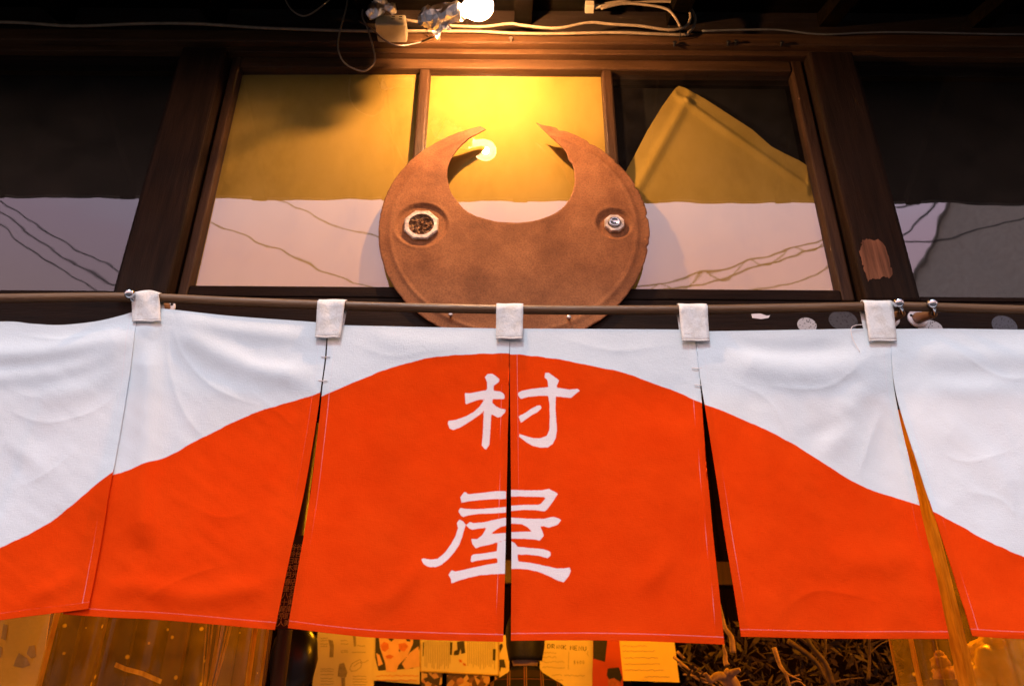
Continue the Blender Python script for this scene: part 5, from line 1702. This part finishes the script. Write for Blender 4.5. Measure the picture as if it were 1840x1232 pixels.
# dried branches and driftwood behind the fourth and fifth panels
rnd3 = random.Random(9)
def branch(u, v, y, length, ang, r, mat, lab, seed, twigs=3, name='dry_branch'):
    R_ = random.Random(seed)
    root = empty(name, P(u, v, y))
    tag(root, lab, 'branch', 'dried branches in the shop')
    p = P(u, v, y)
    d = Vector((math.cos(ang), R_.uniform(-.3, .3), math.sin(ang)))
    pts = [p + d * length * t + Vector((R_.uniform(-1, 1), R_.uniform(-1, 1), R_.uniform(-1, 1))) * length * 0.05 for t in (0, .25, .5, .75, 1)]
    m_ = MB(); sp_ = spline(pts, 4)
    m_.tube(sp_, [r * (1 - .7 * i / (len(sp_) - 1)) for i in range(len(sp_))], 7); m_.done('stem', M[mat], root, True)
    for k in range(twigs):
        b = sp_[int(len(sp_) * (.3 + .6 * k / max(1, twigs)))]
        a2 = ang + R_.choice((-1, 1)) * R_.uniform(.4, 1.0)
        l2 = length * R_.uniform(.25, .5)
        e = b + Vector((math.cos(a2), R_.uniform(-.4, .4), math.sin(a2))) * l2
        m_ = MB(); m_.tube(spline([b, b.lerp(e, .5) + Vector((0, 0, R_.uniform(-.02, .02))), e], 4), [r * .45 * (1 - .07 * i) for i in range(9)], 5); m_.done('twig', M[mat], root, True)
labs = ['pale twig fan beside the yellow note, upper stem', 'pale twig fan beside the yellow note, middle stem', 'pale twig fan beside the yellow note, lower stem', 'long thin pale branch crossing below the yellow note',
        'upright pale stick showing in the slit by the falling slope', 'short pale stick under the slit by the falling slope', 'curved hanging branch under the falling slope panel', 'slanting dark branch under the falling slope panel', 'knotty dark branch beside the vinyl sheet', 'thin dark upright twig near the vinyl sheet']
spec = [(1218, 1172, 3.2, .24, -.65, .006, 'branch'), (1216, 1182, 3.2, .28, -.6, .006, 'branch'), (1222, 1196, 3.2, .26, -.55, .005, 'branch'), (1226, 1206, 3.1, .34, -.45, .004, 'branch'),
        (1318, 1176, 2.9, .20, 1.75, .011, 'branch'), (1306, 1196, 2.8, .07, 1.6, .010, 'branch'), (1388, 1166, 2.7, .16, -1.25, .008, 'branch'), (1424, 1156, 2.9, .32, -.75, .010, 'branch_d'), (1496, 1225, 2.6, .22, 1.9, .012, 'branch_d'), (1560, 1220, 2.7, .25, 1.4, .006, 'branch_d')]
for i, (sp_, lb) in enumerate(zip(spec, labs)):
    branch(*sp_, lb, 30 + i, 0 if i in (0, 1, 2, 4, 5) else 3)
# antler-like driftwood
dw = empty('driftwood', P(1330, 1240, 2.6))
tag(dw, 'forked piece of orange brown driftwood below the slit by the falling slope', 'driftwood')
m_ = MB(); m_.tube(spline([P(1322, 1290, 2.6), P(1318, 1240, 2.6), P(1306, 1214, 2.58), P(1300, 1208, 2.58)], 5), [.03, .03, .029, .028, .028, .027, .026, .025, .024, .022, .021, .02, .019, .018, .016, .012], 10); m_.done('trunk', M['branch'], dw, True)
m_ = MB(); m_.tube(spline([P(1306, 1216, 2.58), P(1288, 1214, 2.56), P(1276, 1222, 2.55), P(1268, 1208, 2.54)], 4), [.016 - .001 * i for i in range(13)], 8); m_.done('prong', M['branch'], dw, True)
m_ = MB(); m_.tube(spline([P(1308, 1212, 2.58), P(1320, 1206, 2.56), P(1330, 1202, 2.55)], 4), [.014 - .001 * i for i in range(9)], 8); m_.done('prong', M['branch'], dw, True)
# hanging dried foliage: a dark mass
lf_v, lf_f = [], []
for i in range(900):
    u_, v_ = rnd3.uniform(1225, 1620), rnd3.uniform(1120, 1270)
    y_ = rnd3.uniform(2.9, 3.5)
    c = P(u_, v_, y_)
    a = rnd3.uniform(0, 6.28); b = rnd3.uniform(-1.2, 1.2)
    d = Vector((math.cos(a) * math.cos(b), math.sin(b), math.sin(a) * math.cos(b))) * rnd3.uniform(.015, .045)
    n_ = d.cross(Vector((rnd3.uniform(-1, 1), rnd3.uniform(-1, 1), rnd3.uniform(-1, 1)))).normalized() * rnd3.uniform(.004, .010)
    k = len(lf_v)
    lf_v += [c - d, c + n_, c + d, c - n_]
    lf_f.append((k, k + 1, k + 2, k + 3))
dl_ = build('dried_foliage', lf_v, lf_f, M['leaf_dry'])
tag(dl_, 'dark mass of dried leaves hanging at the back of the shop', 'dried leaves', None, 'stuff')
# behind the second vinyl sheet
bgv, bgf = [], []
bc = P(1815, 1215, 2.0)
bm_ = bmesh.new(); bmesh.ops.create_icosphere(bm_, subdivisions=4, radius=0.115)
for v_ in bm_.verts:
    n_ = v_.co.normalized()
    v_.co += n_ * (0.045 * mnoise.noise(n_ * 2.2) + 0.016 * mnoise.noise(n_ * 6))
    v_.co.y *= 0.6
    if v_.co.z > 0.03: v_.co.x *= max(.35, 1 - (v_.co.z - .03) * 5)
    v_.co += bc
me_ = bpy.data.meshes.new('plastic_bag'); bm_.to_mesh(me_); bm_.free()
bgo = link('plastic_bag', me_, M['bag'], None, True)
tag(bgo, 'crumpled yellow plastic bag behind the vinyl sheet', 'bag')
fgo = empty('shelf_ornament', P(1692, 1215, 2.2))
tag(fgo, 'small lumpy brown ornament behind the vinyl sheet beside the yellow bag', 'ornament')
for nm, u_, v_, r_ in (('ornament_base', 1700, 1216, .030), ('ornament_body', 1690, 1192, .022), ('ornament_top', 1688, 1176, .012)):
    bm_ = bmesh.new(); bmesh.ops.create_icosphere(bm_, subdivisions=3, radius=r_)
    q = P(u_, v_, 2.2)
    for w_ in bm_.verts:
        n_ = w_.co.normalized(); w_.co += n_ * r_ * .45 * mnoise.noise(n_ * 2.5 + Vector((u_, 0, 0))); w_.co += q
    me_ = bpy.data.meshes.new(nm); bm_.to_mesh(me_); bm_.free()
    link(nm, me_, M['branch'], fgo, True)
sf = P(1700, 1228, 2.2)
sh_ = boxo('shelf', (sf.x - .14, 2.0, sf.z - .03), (XW - .001, 2.4, sf.z - .006), M['brown_board'], None, .002)
tag(sh_, 'brown wooden shelf behind the vinyl sheet under the yellow bag', 'shelf')
